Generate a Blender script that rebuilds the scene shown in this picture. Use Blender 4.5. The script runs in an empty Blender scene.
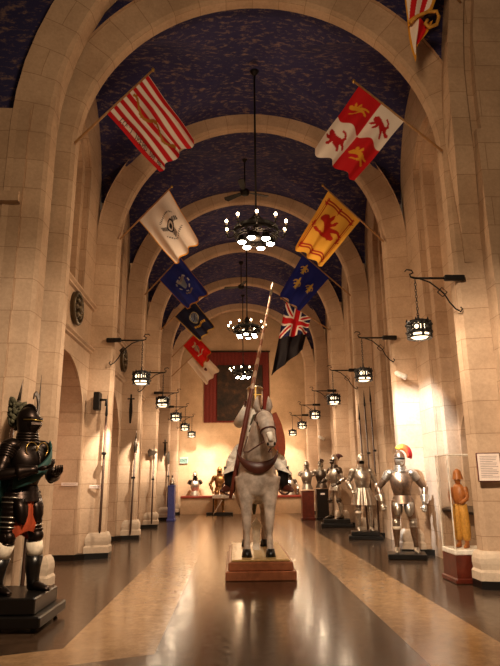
import bpy, math, random
from mathutils import Vector, Matrix
random.seed(7)
sin, cos, pi, sqrt = math.sin, math.cos, math.pi, math.sqrt
R = math.radians
SC = bpy.context.scene
COL = SC.collection

# ------------------------------------------------------------------ materials
def lin(c):
    out = []
    for v in c[:3]:
        v /= 255.0
        out.append(v/12.92 if v <= .04045 else ((v+.055)/1.055)**2.4)
    return (out[0], out[1], out[2], 1.0)

class NT:
    def __init__(s, name):
        s.m = bpy.data.materials.new(name); s.m.use_nodes = True
        s.t = s.m.node_tree; s.t.nodes.clear()
        s.out = s.n('ShaderNodeOutputMaterial')
    def n(s, k, **kw):
        x = s.t.nodes.new(k)
        for a, b in kw.items(): setattr(x, a, b)
        return x
    def l(s, a, b): s.t.links.new(a, b)
    def ramp(s, fac, stops):
        r = s.n('ShaderNodeValToRGB'); e = r.color_ramp.elements
        while len(e) < len(stops): e.new(.5)
        for k, (p, c) in enumerate(stops): e[k].position = p; e[k].color = c
        s.l(fac, r.inputs[0]); return r.outputs[0]
    def noise(s, vec, scale, detail=4, rough=.55):
        x = s.n('ShaderNodeTexNoise'); x.inputs['Scale'].default_value = scale
        x.inputs['Detail'].default_value = detail; x.inputs['Roughness'].default_value = rough
        if vec is not None: s.l(vec, x.inputs['Vector'])
        return x.outputs[0]
    def mix(s, f, a, b, mode='MIX'):
        x = s.n('ShaderNodeMix', data_type='RGBA', blend_type=mode)
        for i, v in ((0, f), (6, a), (7, b)):
            if hasattr(v, 'links'): s.l(v, x.inputs[i])
            else: x.inputs[i].default_value = v
        return x.outputs[2]
    def math(s, op, a, b=0.0):
        x = s.n('ShaderNodeMath', operation=op)
        for i, v in ((0, a), (1, b)):
            if hasattr(v, 'links'): s.l(v, x.inputs[i])
            else: x.inputs[i].default_value = v
        return x.outputs[0]
    def bsdf(s, col, rough=.6, metal=0.0, bump=None, bs=.2, bd=.01, spec=.5, emit=None, es=0):
        p = s.n('ShaderNodeBsdfPrincipled')
        for k, v in (('Base Color', col), ('Roughness', rough), ('Metallic', metal), ('Specular IOR Level', spec)):
            if hasattr(v, 'links'): s.l(v, p.inputs[k])
            else: p.inputs[k].default_value = v
        if bump is not None:
            b = s.n('ShaderNodeBump'); b.inputs['Strength'].default_value = bs; b.inputs['Distance'].default_value = bd
            s.l(bump, b.inputs['Height']); s.l(b.outputs[0], p.inputs['Normal'])
        if emit is not None:
            p.inputs['Emission Color'].default_value = emit; p.inputs['Emission Strength'].default_value = es
        s.l(p.outputs[0], s.out.inputs[0]); return p

def plain(name, c, rough=.6, metal=0.0, var=.12, scale=18, bs=.1, spec=.5):
    t = NT(name); tc = t.n('ShaderNodeTexCoord')
    f = t.noise(tc.outputs['Object'], scale)
    a = lin(c); d = tuple(v*(1-var*2) for v in a[:3])+(1,); u = tuple(min(1, v*(1+var)) for v in a[:3])+(1,)
    t.bsdf(t.ramp(f, [(.3, d), (.7, u)]), rough, metal, f, bs, .004, spec)
    return t.m

def glow(name, c, s):
    t = NT(name); e = t.n('ShaderNodeEmission'); e.inputs[0].default_value = lin(c); e.inputs[1].default_value = s
    t.l(e.outputs[0], t.out.inputs[0]); return t.m

def stone_mat(name, c1, c2, joint, bw=1.35, rh=.62):
    t = NT(name); uv = t.n('ShaderNodeUVMap'); tc = t.n('ShaderNodeTexCoord')
    br = t.n('ShaderNodeTexBrick'); t.l(uv.outputs[0], br.inputs['Vector'])
    br.inputs['Scale'].default_value = 1; br.inputs['Mortar Size'].default_value = .005
    br.inputs['Mortar Smooth'].default_value = .3; br.inputs['Bias'].default_value = -.2
    br.inputs['Brick Width'].default_value = bw; br.inputs['Row Height'].default_value = rh
    br.inputs['Color1'].default_value = lin(c1); br.inputs['Color2'].default_value = lin(c2); br.inputs['Mortar'].default_value = lin(joint)
    n1 = t.noise(tc.outputs['Object'], 1.3, 6, .65); n2 = t.noise(tc.outputs['Object'], 24, 5, .7)
    c = t.mix(.55, br.outputs['Color'], t.ramp(n1, [(.28, (.42, .38, .34, 1)), (.72, (1, 1, 1, 1))]), 'MULTIPLY')
    c = t.mix(.6, c, t.ramp(n2, [(.3, (.72, .70, .68, 1)), (.65, (1, 1, 1, 1))]), 'MULTIPLY')
    h = t.math('SUBTRACT', t.math('MULTIPLY', n2, .35), br.outputs['Fac'])
    t.bsdf(c, .82, 0, h, .35, .012, .25)
    return t.m

M = {}
M['stone'] = stone_mat('dressed_limestone', (214, 186, 160), (203, 174, 147), (170, 140, 114), 1.1, .44)
M['stone_pale'] = stone_mat('pale_limestone_base', (226, 208, 188), (216, 196, 174), (180, 158, 135), 3, 3)
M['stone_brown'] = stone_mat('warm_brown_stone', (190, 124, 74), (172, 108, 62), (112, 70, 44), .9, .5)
M['plaster'] = stone_mat('buff_plaster', (222, 190, 156), (218, 186, 152), (208, 176, 142), 2.4, 1.1)

def vault_mat():
    t = NT('blue_painted_vault'); tc = t.n('ShaderNodeTexCoord')
    mp = t.n('ShaderNodeMapping'); t.l(tc.outputs['Object'], mp.inputs[0]); mp.inputs['Scale'].default_value = (2.6, 6.0, 6.0)
    a = t.noise(mp.outputs[0], 2.3, 7, .72)
    w = t.noise(tc.outputs['Object'], .7, 3)
    fl = t.ramp(a, [(.52, (0, 0, 0, 1)), (.66, (1, 1, 1, 1))])
    base = t.ramp(w, [(.3, lin((44, 44, 84))), (.7, lin((58, 56, 98)))])
    c = t.mix(t.math('MULTIPLY', fl, .55), base, lin((168, 138, 116)))
    t.bsdf(c, .8, 0, a, .3, .01, .2); return t.m
M['vault'] = vault_mat()

def floor_mat():
    t = NT('polished_terrazzo_floor'); g = t.n('ShaderNodeNewGeometry'); sp = t.n('ShaderNodeSeparateXYZ')
    t.l(g.outputs['Position'], sp.inputs[0]); X, Y = sp.outputs[0], sp.outputs[1]
    ax = t.math('ABSOLUTE', X)
    strip = t.math('MULTIPLY', t.math('GREATER_THAN', ax, 1.06), t.math('LESS_THAN', ax, 1.85))
    # on the left the pale band turns outward just in front of the armour
    hi = t.math('ADD', t.math('MULTIPLY', X, .42), 6.16)
    lo = t.math('ADD', t.math('MULTIPLY', X, .42), 5.62)
    turn = t.math('MULTIPLY', t.math('MULTIPLY', t.math('LESS_THAN', Y, hi), t.math('GREATER_THAN', Y, lo)), t.math('LESS_THAN', X, -1.06))
    stp = t.math('MULTIPLY', strip, t.math('MAXIMUM', t.math('GREATER_THAN', Y, lo), t.math('GREATER_THAN', X, 0)))
    band = t.math('MAXIMUM', stp, turn)
    n1 = t.noise(g.outputs['Position'], 3.2, 6, .7); n2 = t.noise(g.outputs['Position'], 45, 3, .7)
    dark = t.ramp(n1, [(.25, lin((58, 44, 35))), (.75, lin((88, 69, 54)))])
    pale = t.ramp(n1, [(.25, lin((160, 128, 96))), (.75, lin((190, 158, 120)))])
    c = t.mix(band, dark, pale)
    c = t.mix(.45, c, t.ramp(n2, [(.35, (.7, .68, .66, 1)), (.6, (1, 1, 1, 1))]), 'MULTIPLY')
    n3 = t.noise(g.outputs['Position'], 11, 6, .75)
    c = t.mix(.7, c, t.ramp(n3, [(.36, (.6, .57, .54, 1)), (.64, (1.0, 1.0, 1.0, 1))]), 'MULTIPLY')
    ro = t.ramp(n3, [(.3, (.11,)*3+(1,)), (.7, (.26,)*3+(1,))])
    t.bsdf(c, ro, 0, n2, .06, .002, .6); return t.m
M['floor'] = floor_mat()

def steel_mat(name, c, rough=.28, spots=.35):
    t = NT(name); tc = t.n('ShaderNodeTexCoord')
    f = t.noise(tc.outputs['Object'], 14, 6, .7); f2 = t.noise(tc.outputs['Object'], 60, 2)
    a = lin(c); d = tuple(v*(1-spots) for v in a[:3])+(1,)
    col = t.ramp(f, [(.38, d), (.6, a)])
    t.bsdf(col, t.ramp(f, [(.3, (rough+.2,)*3+(1,)), (.7, (rough,)*3+(1,))]), .92, f2, .12, .003)
    return t.m
M['steel'] = steel_mat('polished_plate_steel', (206, 196, 182), .24)
M['gilt_steel'] = steel_mat('browned_gilt_steel', (176, 136, 88), .3)
M['brown_steel'] = steel_mat('browned_plate_steel', (158, 132, 110), .26)
M['dark_steel'] = steel_mat('smoked_dark_steel', (96, 84, 74), .28)
M['black_steel'] = steel_mat('blackened_steel', (58, 48, 44), .26)
M['brass'] = plain('aged_brass', (196, 160, 90), .32, .9)
M['iron'] = plain('wrought_iron', (26, 22, 20), .55, .5)
M['black'] = plain('black_lacquer', (16, 13, 12), .3)
M['void'] = plain('dark_slit', (8, 7, 6), .9)
M['mahogany'] = plain('red_mahogany', (92, 34, 20), .35, 0, .2, 8)
M['oak'] = plain('rosy_varnished_oak', (168, 104, 72), .3, 0, .15, 9)
M['oak_top'] = plain('pale_plinth_top', (206, 176, 120), .3)
M['shaft'] = plain('ash_pole_shaft', (66, 40, 26), .5)
M['pole'] = plain('varnished_flag_pole', (170, 128, 84), .45)
M['teal'] = plain('teal_silk', (24, 66, 62), .6)
M['orange'] = plain('rust_orange_cloth', (168, 66, 30), .7)
M['cream'] = plain('cream_linen', (232, 218, 198), .85)
M['white'] = plain('white_cotton', (238, 230, 216), .85)
M['leather'] = plain('oxblood_leather', (80, 38, 26), .42)
M['hose'] = plain('black_hose', (22, 20, 22), .7)
M['feather_grey'] = plain('grey_green_feather', (84, 80, 60), .95, 0, .3, 40)
M['feather_dark'] = plain('dark_maroon_feather', (62, 26, 22), .9)
M['red_cloth'] = plain('red_hanging_cloth', (104, 28, 20), .85)
M['yellow_silk'] = plain('ochre_silk', (204, 150, 62), .7)
M['tan_leather'] = plain('tan_lacquered_leather', (176, 108, 54), .45)
M['paint_white'] = plain('white_paint', (240, 234, 224), .5)
M['blue_panel'] = plain('blue_painted_panel', (70, 78, 150), .45)
M['paper'] = plain('cream_label_paper', (240, 224, 216), .7, 0, .03)
M['ink'] = plain('grey_print', (150, 128, 130), .8)
M['bronze'] = plain('dark_bronze_relief', (92, 80, 62), .4, .7)
M['baseboard'] = plain('black_base_stone', (14, 12, 11), .35)
M['bulb'] = glow('warm_bulb', (255, 226, 180), 22)
M['flood'] = glow('flood_lamp_face', (255, 238, 210), 40)
M['lampglass'] = glow('lantern_glass', (255, 222, 176), 4)
M['exit'] = glow('exit_sign_face', (214, 232, 190), 1.2)
M['exit_letter'] = glow('exit_sign_letter', (90, 140, 80), .5)

def grad_mat(name, stops, axis=1):
    t = NT(name); tc = t.n('ShaderNodeTexCoord'); sp = t.n('ShaderNodeSeparateXYZ'); t.l(tc.outputs['Generated'], sp.inputs[0])
    n = t.noise(tc.outputs['Object'], 40, 3)
    f = t.math('ADD', sp.outputs[axis], t.math('MULTIPLY', t.math('SUBTRACT', n, .5), .5))
    t.bsdf(t.ramp(f, [(p, lin(c)) for p, c in stops]), .85); return t.m
M['feather_fire'] = grad_mat('flame_feather', [(.15, (250, 200, 70)), (.45, (240, 110, 40)), (.8, (196, 36, 44))], 0)

def horse_mat():
    t = NT('dapple_grey_hide'); tc = t.n('ShaderNodeTexCoord')
    f = t.noise(tc.outputs['Object'], 7, 4, .6); g = t.noise(tc.outputs['Object'], 2.2, 2)
    c = t.ramp(f, [(.35, lin((160, 144, 130))), (.65, lin((214, 196, 180)))])
    c = t.mix(.6, c, t.ramp(g, [(.35, (.62, .58, .55, 1)), (.65, (1, 1, 1, 1))]), 'MULTIPLY')
    t.bsdf(c, .55, 0, f, .1, .004); return t.m
M['horse'] = horse_mat()

def tapestry_mat():
    t = NT('dark_woven_tapestry'); tc = t.n('ShaderNodeTexCoord')
    f = t.noise(tc.outputs['Object'], 3.4, 6, .7); g = t.noise(tc.outputs['Object'], 9, 5, .7)
    c = t.ramp(f, [(.35, lin((18, 14, 12))), (.55, lin((52, 34, 22))), (.72, lin((96, 62, 36)))])
    t.bsdf(t.mix(.5, c, t.ramp(g, [(.4, (.3, .3, .3, 1)), (.7, (1, 1, 1, 1))]), 'MULTIPLY'), .9); return t.m
M['tapestry'] = tapestry_mat()

def lance_mat():
    t = NT('spiral_painted_lance'); tc = t.n('ShaderNodeTexCoord'); sp = t.n('ShaderNodeSeparateXYZ')
    t.l(tc.outputs['Object'], sp.inputs[0])
    w = t.math('FRACT', t.math('ADD', t.math('MULTIPLY', sp.outputs[2], 4.5), t.math('MULTIPLY', sp.outputs[0], 9)))
    s = t.math('GREATER_THAN', w, .5)
    up = t.math('GREATER_THAN', sp.outputs[2], 1.75)
    striped = t.mix(s, lin((150, 96, 72)), lin((206, 176, 150)))
    t.bsdf(t.mix(up, lin((104, 44, 28)), striped), .45); return t.m
M['lance'] = lance_mat()

def glass_mat():
    t = NT('case_glass'); tr = t.n('ShaderNodeBsdfTransparent'); gl = t.n('ShaderNodeBsdfGlossy'); gl.inputs['Roughness'].default_value = .03
    tr.inputs[0].default_value = (.96, .95, .93, 1)
    lw = t.n('ShaderNodeFresnel'); lw.inputs[0].default_value = 1.35
    mx = t.n('ShaderNodeMixShader'); t.l(t.math('MULTIPLY', lw.outputs[0], .35), mx.inputs[0]); t.l(tr.outputs[0], mx.inputs[1]); t.l(gl.outputs[0], mx.inputs[2])
    t.l(mx.outputs[0], t.out.inputs[0]); return t.m
M['glass'] = glass_mat()

def vcol_mat(name):
    t = NT(name); a = t.n('ShaderNodeVertexColor'); a.layer_name = 'Col'
    tc = t.n('ShaderNodeTexCoord'); n = t.noise(tc.outputs['Object'], 120, 2)
    c = t.mix(.35, a.outputs[0], t.ramp(n, [(.3, (.7, .7, .7, 1)), (.7, (1, 1, 1, 1))]), 'MULTIPLY')
    t.bsdf(c, .75, 0, n, .1, .001, .3); return t.m
M['flag'] = vcol_mat('printed_flag_cloth')

# ------------------------------------------------------------------ mesh builder
class MB:
    def __init__(s): s.v = []; s.f = []; s.sm = []; s.uv = []
    def add(s, vs, fs, smooth=False, uvs=None):
        o = len(s.v); s.v += [tuple(v) for v in vs]
        for f in fs:
            s.f.append(tuple(i+o for i in f)); s.sm.append(smooth)
        s.uv += [tuple(u) for u in uvs] if uvs else [None]*len(vs)
        return s
    def box(s, lo, hi, bev=0.0):
        x0, y0, z0 = lo; x1, y1, z1 = hi
        if bev:
            b = bev; out = []
            # chamfered on the top and vertical edges: stacked rings
            def ring(i, z): return [(x0+i+b, y0+i, z), (x1-i-b, y0+i, z), (x1-i, y0+i+b, z), (x1-i, y1-i-b, z), (x1-i-b, y1-i, z), (x0+i+b, y1-i, z), (x0+i, y1-i-b, z), (x0+i, y0+i+b, z)]
            rs = [ring(b, z0), ring(0, z0+b), ring(0, z1-b), ring(b, z1)]
            return s.rings(rs, True, False)
        v = [(x0, y0, z0), (x1, y0, z0), (x1, y1, z0), (x0, y1, z0), (x0, y0, z1), (x1, y0, z1), (x1, y1, z1), (x0, y1, z1)]
        return s.add(v, [(0, 3, 2, 1), (4, 5, 6, 7), (0, 1, 5, 4), (1, 2, 6, 5), (2, 3, 7, 6), (3, 0, 4, 7)])
    def rings(s, rs, cap=True, smooth=True):
        n = len(rs[0]); o = []; fs = []
        for r in rs: o += list(r)
        for k in range(len(rs)-1):
            for i in range(n):
                j = (i+1) % n; fs.append((k*n+i, k*n+j, (k+1)*n+j, (k+1)*n+i))
        if cap:
            fs.append(tuple(reversed(range(n)))); fs.append(tuple((len(rs)-1)*n+i for i in range(n)))
        return s.add(o, fs, smooth)
    def loft(s, rows, n=20, cap=True, axis='z', sq=1.0):
        rs = []
        for (cx, cy, cz, a, b) in rows:
            r = []
            for i in range(n):
                t = 2*pi*i/n; ca, sa = cos(t), sin(t)
                if sq != 1: ca = math.copysign(abs(ca)**sq, ca); sa = math.copysign(abs(sa)**sq, sa)
                if axis == 'z': r.append((cx+a*ca, cy+b*sa, cz))
                else: r.append((cx+a*ca, cy, cz+b*sa))
            rs.append(r)
        return s.rings(rs, cap)
    def tube(s, pts, rad, n=10, cap=True):
        pts = [Vector(p) for p in pts]; m = len(pts)
        if not hasattr(rad, '__len__'): rad = [rad]*m
        rs = []; ref = None
        for i, p in enumerate(pts):
            d = (pts[min(i+1, m-1)]-pts[max(i-1, 0)])
            d = d.normalized() if d.length > 1e-9 else Vector((0, 0, 1))
            if ref is None: ref = Vector((1, 0, 0)) if abs(d.x) < .9 else Vector((0, 1, 0))
            a = (ref-d*ref.dot(d)).normalized(); ref = a; b = d.cross(a)
            rs.append([p+(a*cos(2*pi*k/n)+b*sin(2*pi*k/n))*rad[i] for k in range(n)])
        return s.rings(rs, cap)
    def limb(s, p0, p1, r0, r1, bulge=0.0, lames=0, n=14, steps=None):
        p0, p1 = Vector(p0), Vector(p1); st = steps or max(7, lames*4); P = []; Q = []
        for k in range(st+1):
            t = k/st; r = r0+(r1-r0)*t+bulge*sin(pi*min(1, t*1.25))
            if lames: r *= 1+.10*(1-(t*lames) % 1.0)
            P.append(p0.lerp(p1, t)); Q.append(r)
        return s.tube(P, Q, n)
    def ball(s, c, r, n=14, m=9):
        rx, ry, rz = r if hasattr(r, '__len__') else (r, r, r)
        rs = []
        for k in range(m+1):
            t = -pi/2+pi*k/m; q = max(cos(t), .02)
            rs.append([(c[0]+rx*q*cos(2*pi*i/n), c[1]+ry*q*sin(2*pi*i/n), c[2]+rz*sin(t)) for i in range(n)])
        return s.rings(rs, True)
    def torus(s, c, Rr, r, axis='z', n=20, m=8, a0=0, a1=2*pi):
        P = []; full = abs(a1-a0-2*pi) < 1e-6; k = n
        for i in range(n+1):
            t = a0+(a1-a0)*i/n
            u, w = Rr*cos(t), Rr*sin(t)
            P.append({'z': (c[0]+u, c[1]+w, c[2]), 'y': (c[0]+u, c[1], c[2]+w), 'x': (c[0], c[1]+u, c[2]+w)}[axis])
        return s.tube(P, r, m, not full)
    def prism(s, poly, y0, y1, axis='y'):
        n = len(poly)
        f = (lambda p, y: (p[0], y, p[1])) if axis == 'y' else ((lambda p, y: (p[0], p[1], y)) if axis == 'z' else (lambda p, y: (y, p[0], p[1])))
        return s.rings([[f(p, y0) for p in poly], [f(p, y1) for p in poly]], True, False)
    def xf(s, mat):
        s.v = [tuple(mat @ Vector(v)) for v in s.v]; return s
    def build(s, name, mat, parent=None, bevel=0):
        me = bpy.data.meshes.new(name); me.from_pydata(s.v, [], s.f); me.update()
        me.polygons.foreach_set('use_smooth', s.sm)
        ul = me.uv_layers.new(name='UVMap')
        for p in me.polygons:
            nx, ny, nz = abs(p.normal.x), abs(p.normal.y), abs(p.normal.z)
            for li, vi in zip(p.loop_indices, p.vertices):
                u = s.uv[vi]
                if u is None:
                    v = s.v[vi]
                    u = (v[0], v[1]) if nz > .7 else ((v[0], v[2]) if ny >= nx else (v[1], v[2]))
                ul.data[li].uv = u
        me.materials.append(M[mat] if isinstance(mat, str) else mat)
        o = bpy.data.objects.new(name, me); COL.objects.link(o)
        if parent is not None: o.parent = parent
        if bevel:
            b = o.modifiers.new('bevel', 'BEVEL'); b.width = bevel; b.segments = 2; b.limit_method = 'ANGLE'
        return o

def thing(name, label, cat, loc=(0, 0, 0), rz=0.0, group=None, sc=1.0):
    o = bpy.data.objects.new(name, None); COL.objects.link(o)
    o.location = loc; o.rotation_euler = (0, 0, rz); o.scale = (sc, sc, sc)
    o['label'] = label; o['category'] = cat
    if group: o['group'] = group
    return o
def tag(o, label, cat, group=None):
    o['label'] = label; o['category'] = cat
    if group: o['group'] = group
    return o
def structure(o): o['kind'] = 'structure'; return o
def dup(root, loc, rz=None, label=None):
    r = root.copy(); COL.objects.link(r); r.location = loc
    if rz is not None: r.rotation_euler = (0, 0, rz)
    if label: r['label'] = label
    for ch in list(root.children):
        c = ch.copy(); COL.objects.link(c); c.parent = r
        for g in list(ch.children):
            d = g.copy(); COL.objects.link(d); d.parent = c
    return r

# ------------------------------------------------------------------ the hall
YK = [7.85+3.55*i for i in range(6)]          # the six transverse ribs
YE = 26.3                                     # end wall
WX = 3.26; ZS = 6.24; RI = 2.81; RO = 3.26
def main_z(x): return ZS+3.09*sqrt(max(0, 1-(x/WX)**2))
def lat_z(dy): return 7.2+2.12*sqrt(max(0, 1-(dy/1.72)**2))

structure(MB().add([(-8, -4, 0), (8, -4, 0), (8, 30, 0), (-8, 30, 0)], [(0, 1, 2, 3)]).build('floor', 'floor'))

def build_ceiling():
    mb = MB()
    for k in range(6):
        y0 = YK[k]+.02; y1 = YK[k+1]-.02 if k < 5 else YE
        yc = YK[k]+1.775; nx, ny = 72, 44; vs = []; fs = []
        for j in range(ny+1):
            y = y0+(y1-y0)*j/ny
            for i in range(nx+1):
                x = -WX+2*WX*i/nx
                vs.append((x, y, max(main_z(x), lat_z(y-yc))))
        for j in range(ny):
            for i in range(nx):
                a = j*(nx+1)+i; fs.append((a, a+1, a+nx+2, a+nx+1))
        mb.add(vs, fs, False)
    structure(mb.build('ceiling', 'vault'))
build_ceiling()

def rib_profile(rad, x_pier):
    pts = [(-x_pier, 0), (-x_pier, ZS)]; L = []
    N = 48
    for i in range(N+1):
        t = pi-pi*i/N; pts.append((rad*cos(t), ZS+rad*sin(t)))
    pts += [(x_pier, ZS), (x_pier, 0)]
    return pts
def build_rib(k):
    yk = YK[k]; inner = rib_profile(RI, RI); mid = rib_profile(RO, RO); outer = rib_profile(RO, 4.0)
    lens = [0]
    for a, b in zip(inner, inner[1:]): lens.append(lens[-1]+math.dist(a, b))
    mb = MB(); n = len(inner)
    def strip(A, ya, B, yb, ua, ub):
        vs = []; uv = []
        for i in range(n):
            vs += [(A[i][0], ya, A[i][1]), (B[i][0], yb, B[i][1])]; uv += [(ua, lens[i]), (ub, lens[i])]
        mb.add(vs, [(2*i, 2*i+2, 2*i+3, 2*i+1) for i in range(n-1)], False, uv)
    ch = rib_profile(RI+.05, RI+.05)
    strip(inner, yk-.02, ch, yk-.07, 0, .07)
    strip(ch, yk-.07, mid, yk-.16, .07, .55)
    strip(mid, yk-.16, outer, yk-.22, .55, 1.0)
    strip(inner, yk+.15, inner, yk-.02, 0, .2)
    strip(inner, yk+.15, outer, yk+.15, 0, .9)
    o = structure(mb.build('trim_%d' % (k+1), 'stone'))
    for s in (-1, 1):
        x0 = (RI-.03)*s
        def ring(e, z, w=(.62 if k == 0 and s > 0 else .30)):
            x1 = x0+(w+e)*s
            return [(x0-e*s, yk-.06-e, z), (x1, yk-.06-.14*(w/.5)-e, z), (x1, yk+.16, z), (x0-e*s, yk+.16, z)]
        MB().rings([ring(.07, .10), ring(.07, .20), ring(.045, .23), ring(.055, .30), ring(.05, .36), ring(.03, .41), ring(.0, .45)], True, False).build('plinth', 'stone_pale', o)
        if True:
            X0, X1 = x0-.07*s, (3.72 if s < 0 else 4.0)*s; y1 = YK[k]-.42 if s < 0 else YK[k]-.34
            P = [(X0, yk-.13), (X0+.4*s, yk-.27), (WX*s, y1), (X1, y1), (X1, yk+.16), (X0, yk+.16)]
            MB().prism(P, 0, .10, 'z').build('baseboard', 'baseboard', o)
        #MB().rings([ring(.075, 0, 1.0), ring(.075, .10, 1.0)], True, False).build('baseboard', 'baseboard', o)
for k in range(6): build_rib(k)

# side walls: arched opening below, roundel band, recessed lunette above
def build_side_wall(s, name, back, HO, ZO, BO, sill, strings):
    mb = MB(); bk = MB()
    XO = s*WX if sill > 1 else s*(WX+.34)     # plane of the lower opening
    def op(dy): return ZO+BO*sqrt(max(0, 1-(dy/HO)**2)) if abs(dy) < HO else 0.0
    def rec(dy, h, t): return t+.9*h*sqrt(max(0, 1-(dy/h)**2))
    for k in range(6):
        yc = YK[k]+1.775; half = k == 5
        ys = sorted(set([-1.70, -HO, -HO+.004, HO-.004, HO, 1.70, -.86, -.84, .84, .86, -.66, -.64, .64, .66]+[round(-1.7+3.4*i/48, 4) for i in range(49)]))
        if half: ys = [y for y in ys if yc+y < YE]
        X0 = s*WX
        def q(ya, yb, za, zb, za2, zb2, X=X0):
            if max(zb-za, zb2-za2) < 1e-4: return
            mb.add([(X, yc+ya, za), (X, yc+yb, za2), (X, yc+yb, zb2), (X, yc+ya, zb)], [(0, 1, 2, 3)])
        for a, b in zip(ys, ys[1:]):
            m = (a+b)/2
            ca, cb = lat_z(a)+.05, lat_z(b)+.05
            oa, ob = (op(a), op(b)) if abs(m) < HO else (0, 0)
            if half: oa = ob = 0
            if sill > 1: q(a, b, oa, sill, ob, sill)
            if abs(m) < .85 and not half:
                ra, rb = rec(a, .85, 7.3), rec(b, .85, 7.3)
                q(a, b, ra, ca, rb, cb)
                X1 = s*(WX+.12); X2 = s*(WX+.34)
                sa, sb = (rec(a, .65, 7.25), rec(b, .65, 7.25)) if abs(m) < .65 else (sill, sill)
                q(a, b, sa, ra, sb, rb, X1)
                mb.add([(X0, yc+a, ra), (X0, yc+b, rb), (X1, yc+b, rb), (X1, yc+a, ra)], [(0, 1, 2, 3)])
                if abs(m) < .65:
                    q(a, b, max(sill, oa if sill < 1 else 0), sa, max(sill, ob if sill < 1 else 0), sb, X2)
                    mb.add([(X1, yc+a, sa), (X1, yc+b, sb), (X2, yc+b, sb), (X2, yc+a, sa)], [(0, 1, 2, 3)])
            else:
                q(a, b, sill, ca, sill, cb)
            if abs(m) < HO and not half:          # soffit of the lower arch
                mb.add([(XO, yc+a, oa), (XO, yc+b, ob), (s*back, yc+b, ob), (s*back, yc+a, oa)], [(0, 1, 2, 3)])
        if not half:
            for e in (-1, 1):                     # jambs
                mb.add([(XO, yc+e*HO, 0), (s*back, yc+e*HO, 0), (s*back, yc+e*HO, ZO+.1), (XO, yc+e*HO, ZO+.1)], [(0, 1, 2, 3)])
                mb.add([(X0, yc+e*.84, sill), (s*(WX+.12), yc+e*.84, sill), (s*(WX+.12), yc+e*.84, 7.45), (X0, yc+e*.84, 7.45)], [(0, 1, 2, 3)])
                mb.add([(s*(WX+.12), yc+e*.64, sill), (s*(WX+.34), yc+e*.64, sill), (s*(WX+.34), yc+e*.64, 7.36), (s*(WX+.12), yc+e*.64, 7.36)], [(0, 1, 2, 3)])
            mb.add([(X0, yc-.85, sill), (X0, yc+.85, sill), (s*(WX+.34), yc+.85, sill), (s*(WX+.34), yc-.85, sill)], [(0, 1, 2, 3)])
            for z in strings:                # string courses
                prof = [(0, -.05), (.05, -.03), (.05, .0), (.09, .03), (.09, .06), (0, .07)]
                mb.rings([[(X0-s*p, yc-1.7, z+d) for p, d in prof], [(X0-s*p, yc+1.68, z+d) for p, d in prof]], True, False)
            bk.add([(s*back, yc-1.6, 0), (s*back, yc+1.6, 0), (s*back, yc+1.6, 3.8), (s*back, yc-1.6, 3.8)], [(0, 1, 2, 3)])
    w = structure(mb.build(name, 'stone'))
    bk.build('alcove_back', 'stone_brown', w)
    return w
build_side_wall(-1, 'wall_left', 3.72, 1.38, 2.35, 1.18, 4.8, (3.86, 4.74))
build_side_wall(1, 'wall_right', 4.0, .58, 1.95, .58, 0, ())

# end wall
structure(MB().box((-4.2, YE, 0), (4.2, YE+.2, 10)).build('wall_end', 'plaster'))

# arched door at the back of the first right alcove
d = MB()
arch = [(9.1, 0), (10.15, 0)]
for i in range(17): t = pi*i/16; arch.append((9.625+.525*cos(t), 1.95+.525*sin(t)))
d.prism(arch[:2]+arch[2:], 3.93, 3.99, 'x')
do = structure(d.build('door_1', 'mahogany'))
fr = MB(); P = [(3.92, 10.165, 0)]+[(3.92, 9.625+.54*cos(pi*i/16), 1.95+.54*sin(pi*i/16)) for i in range(17)]+[(3.92, 9.085, 0)]
fr.tube(P, .05, 8).build('door_frame', 'stone', do)

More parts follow.
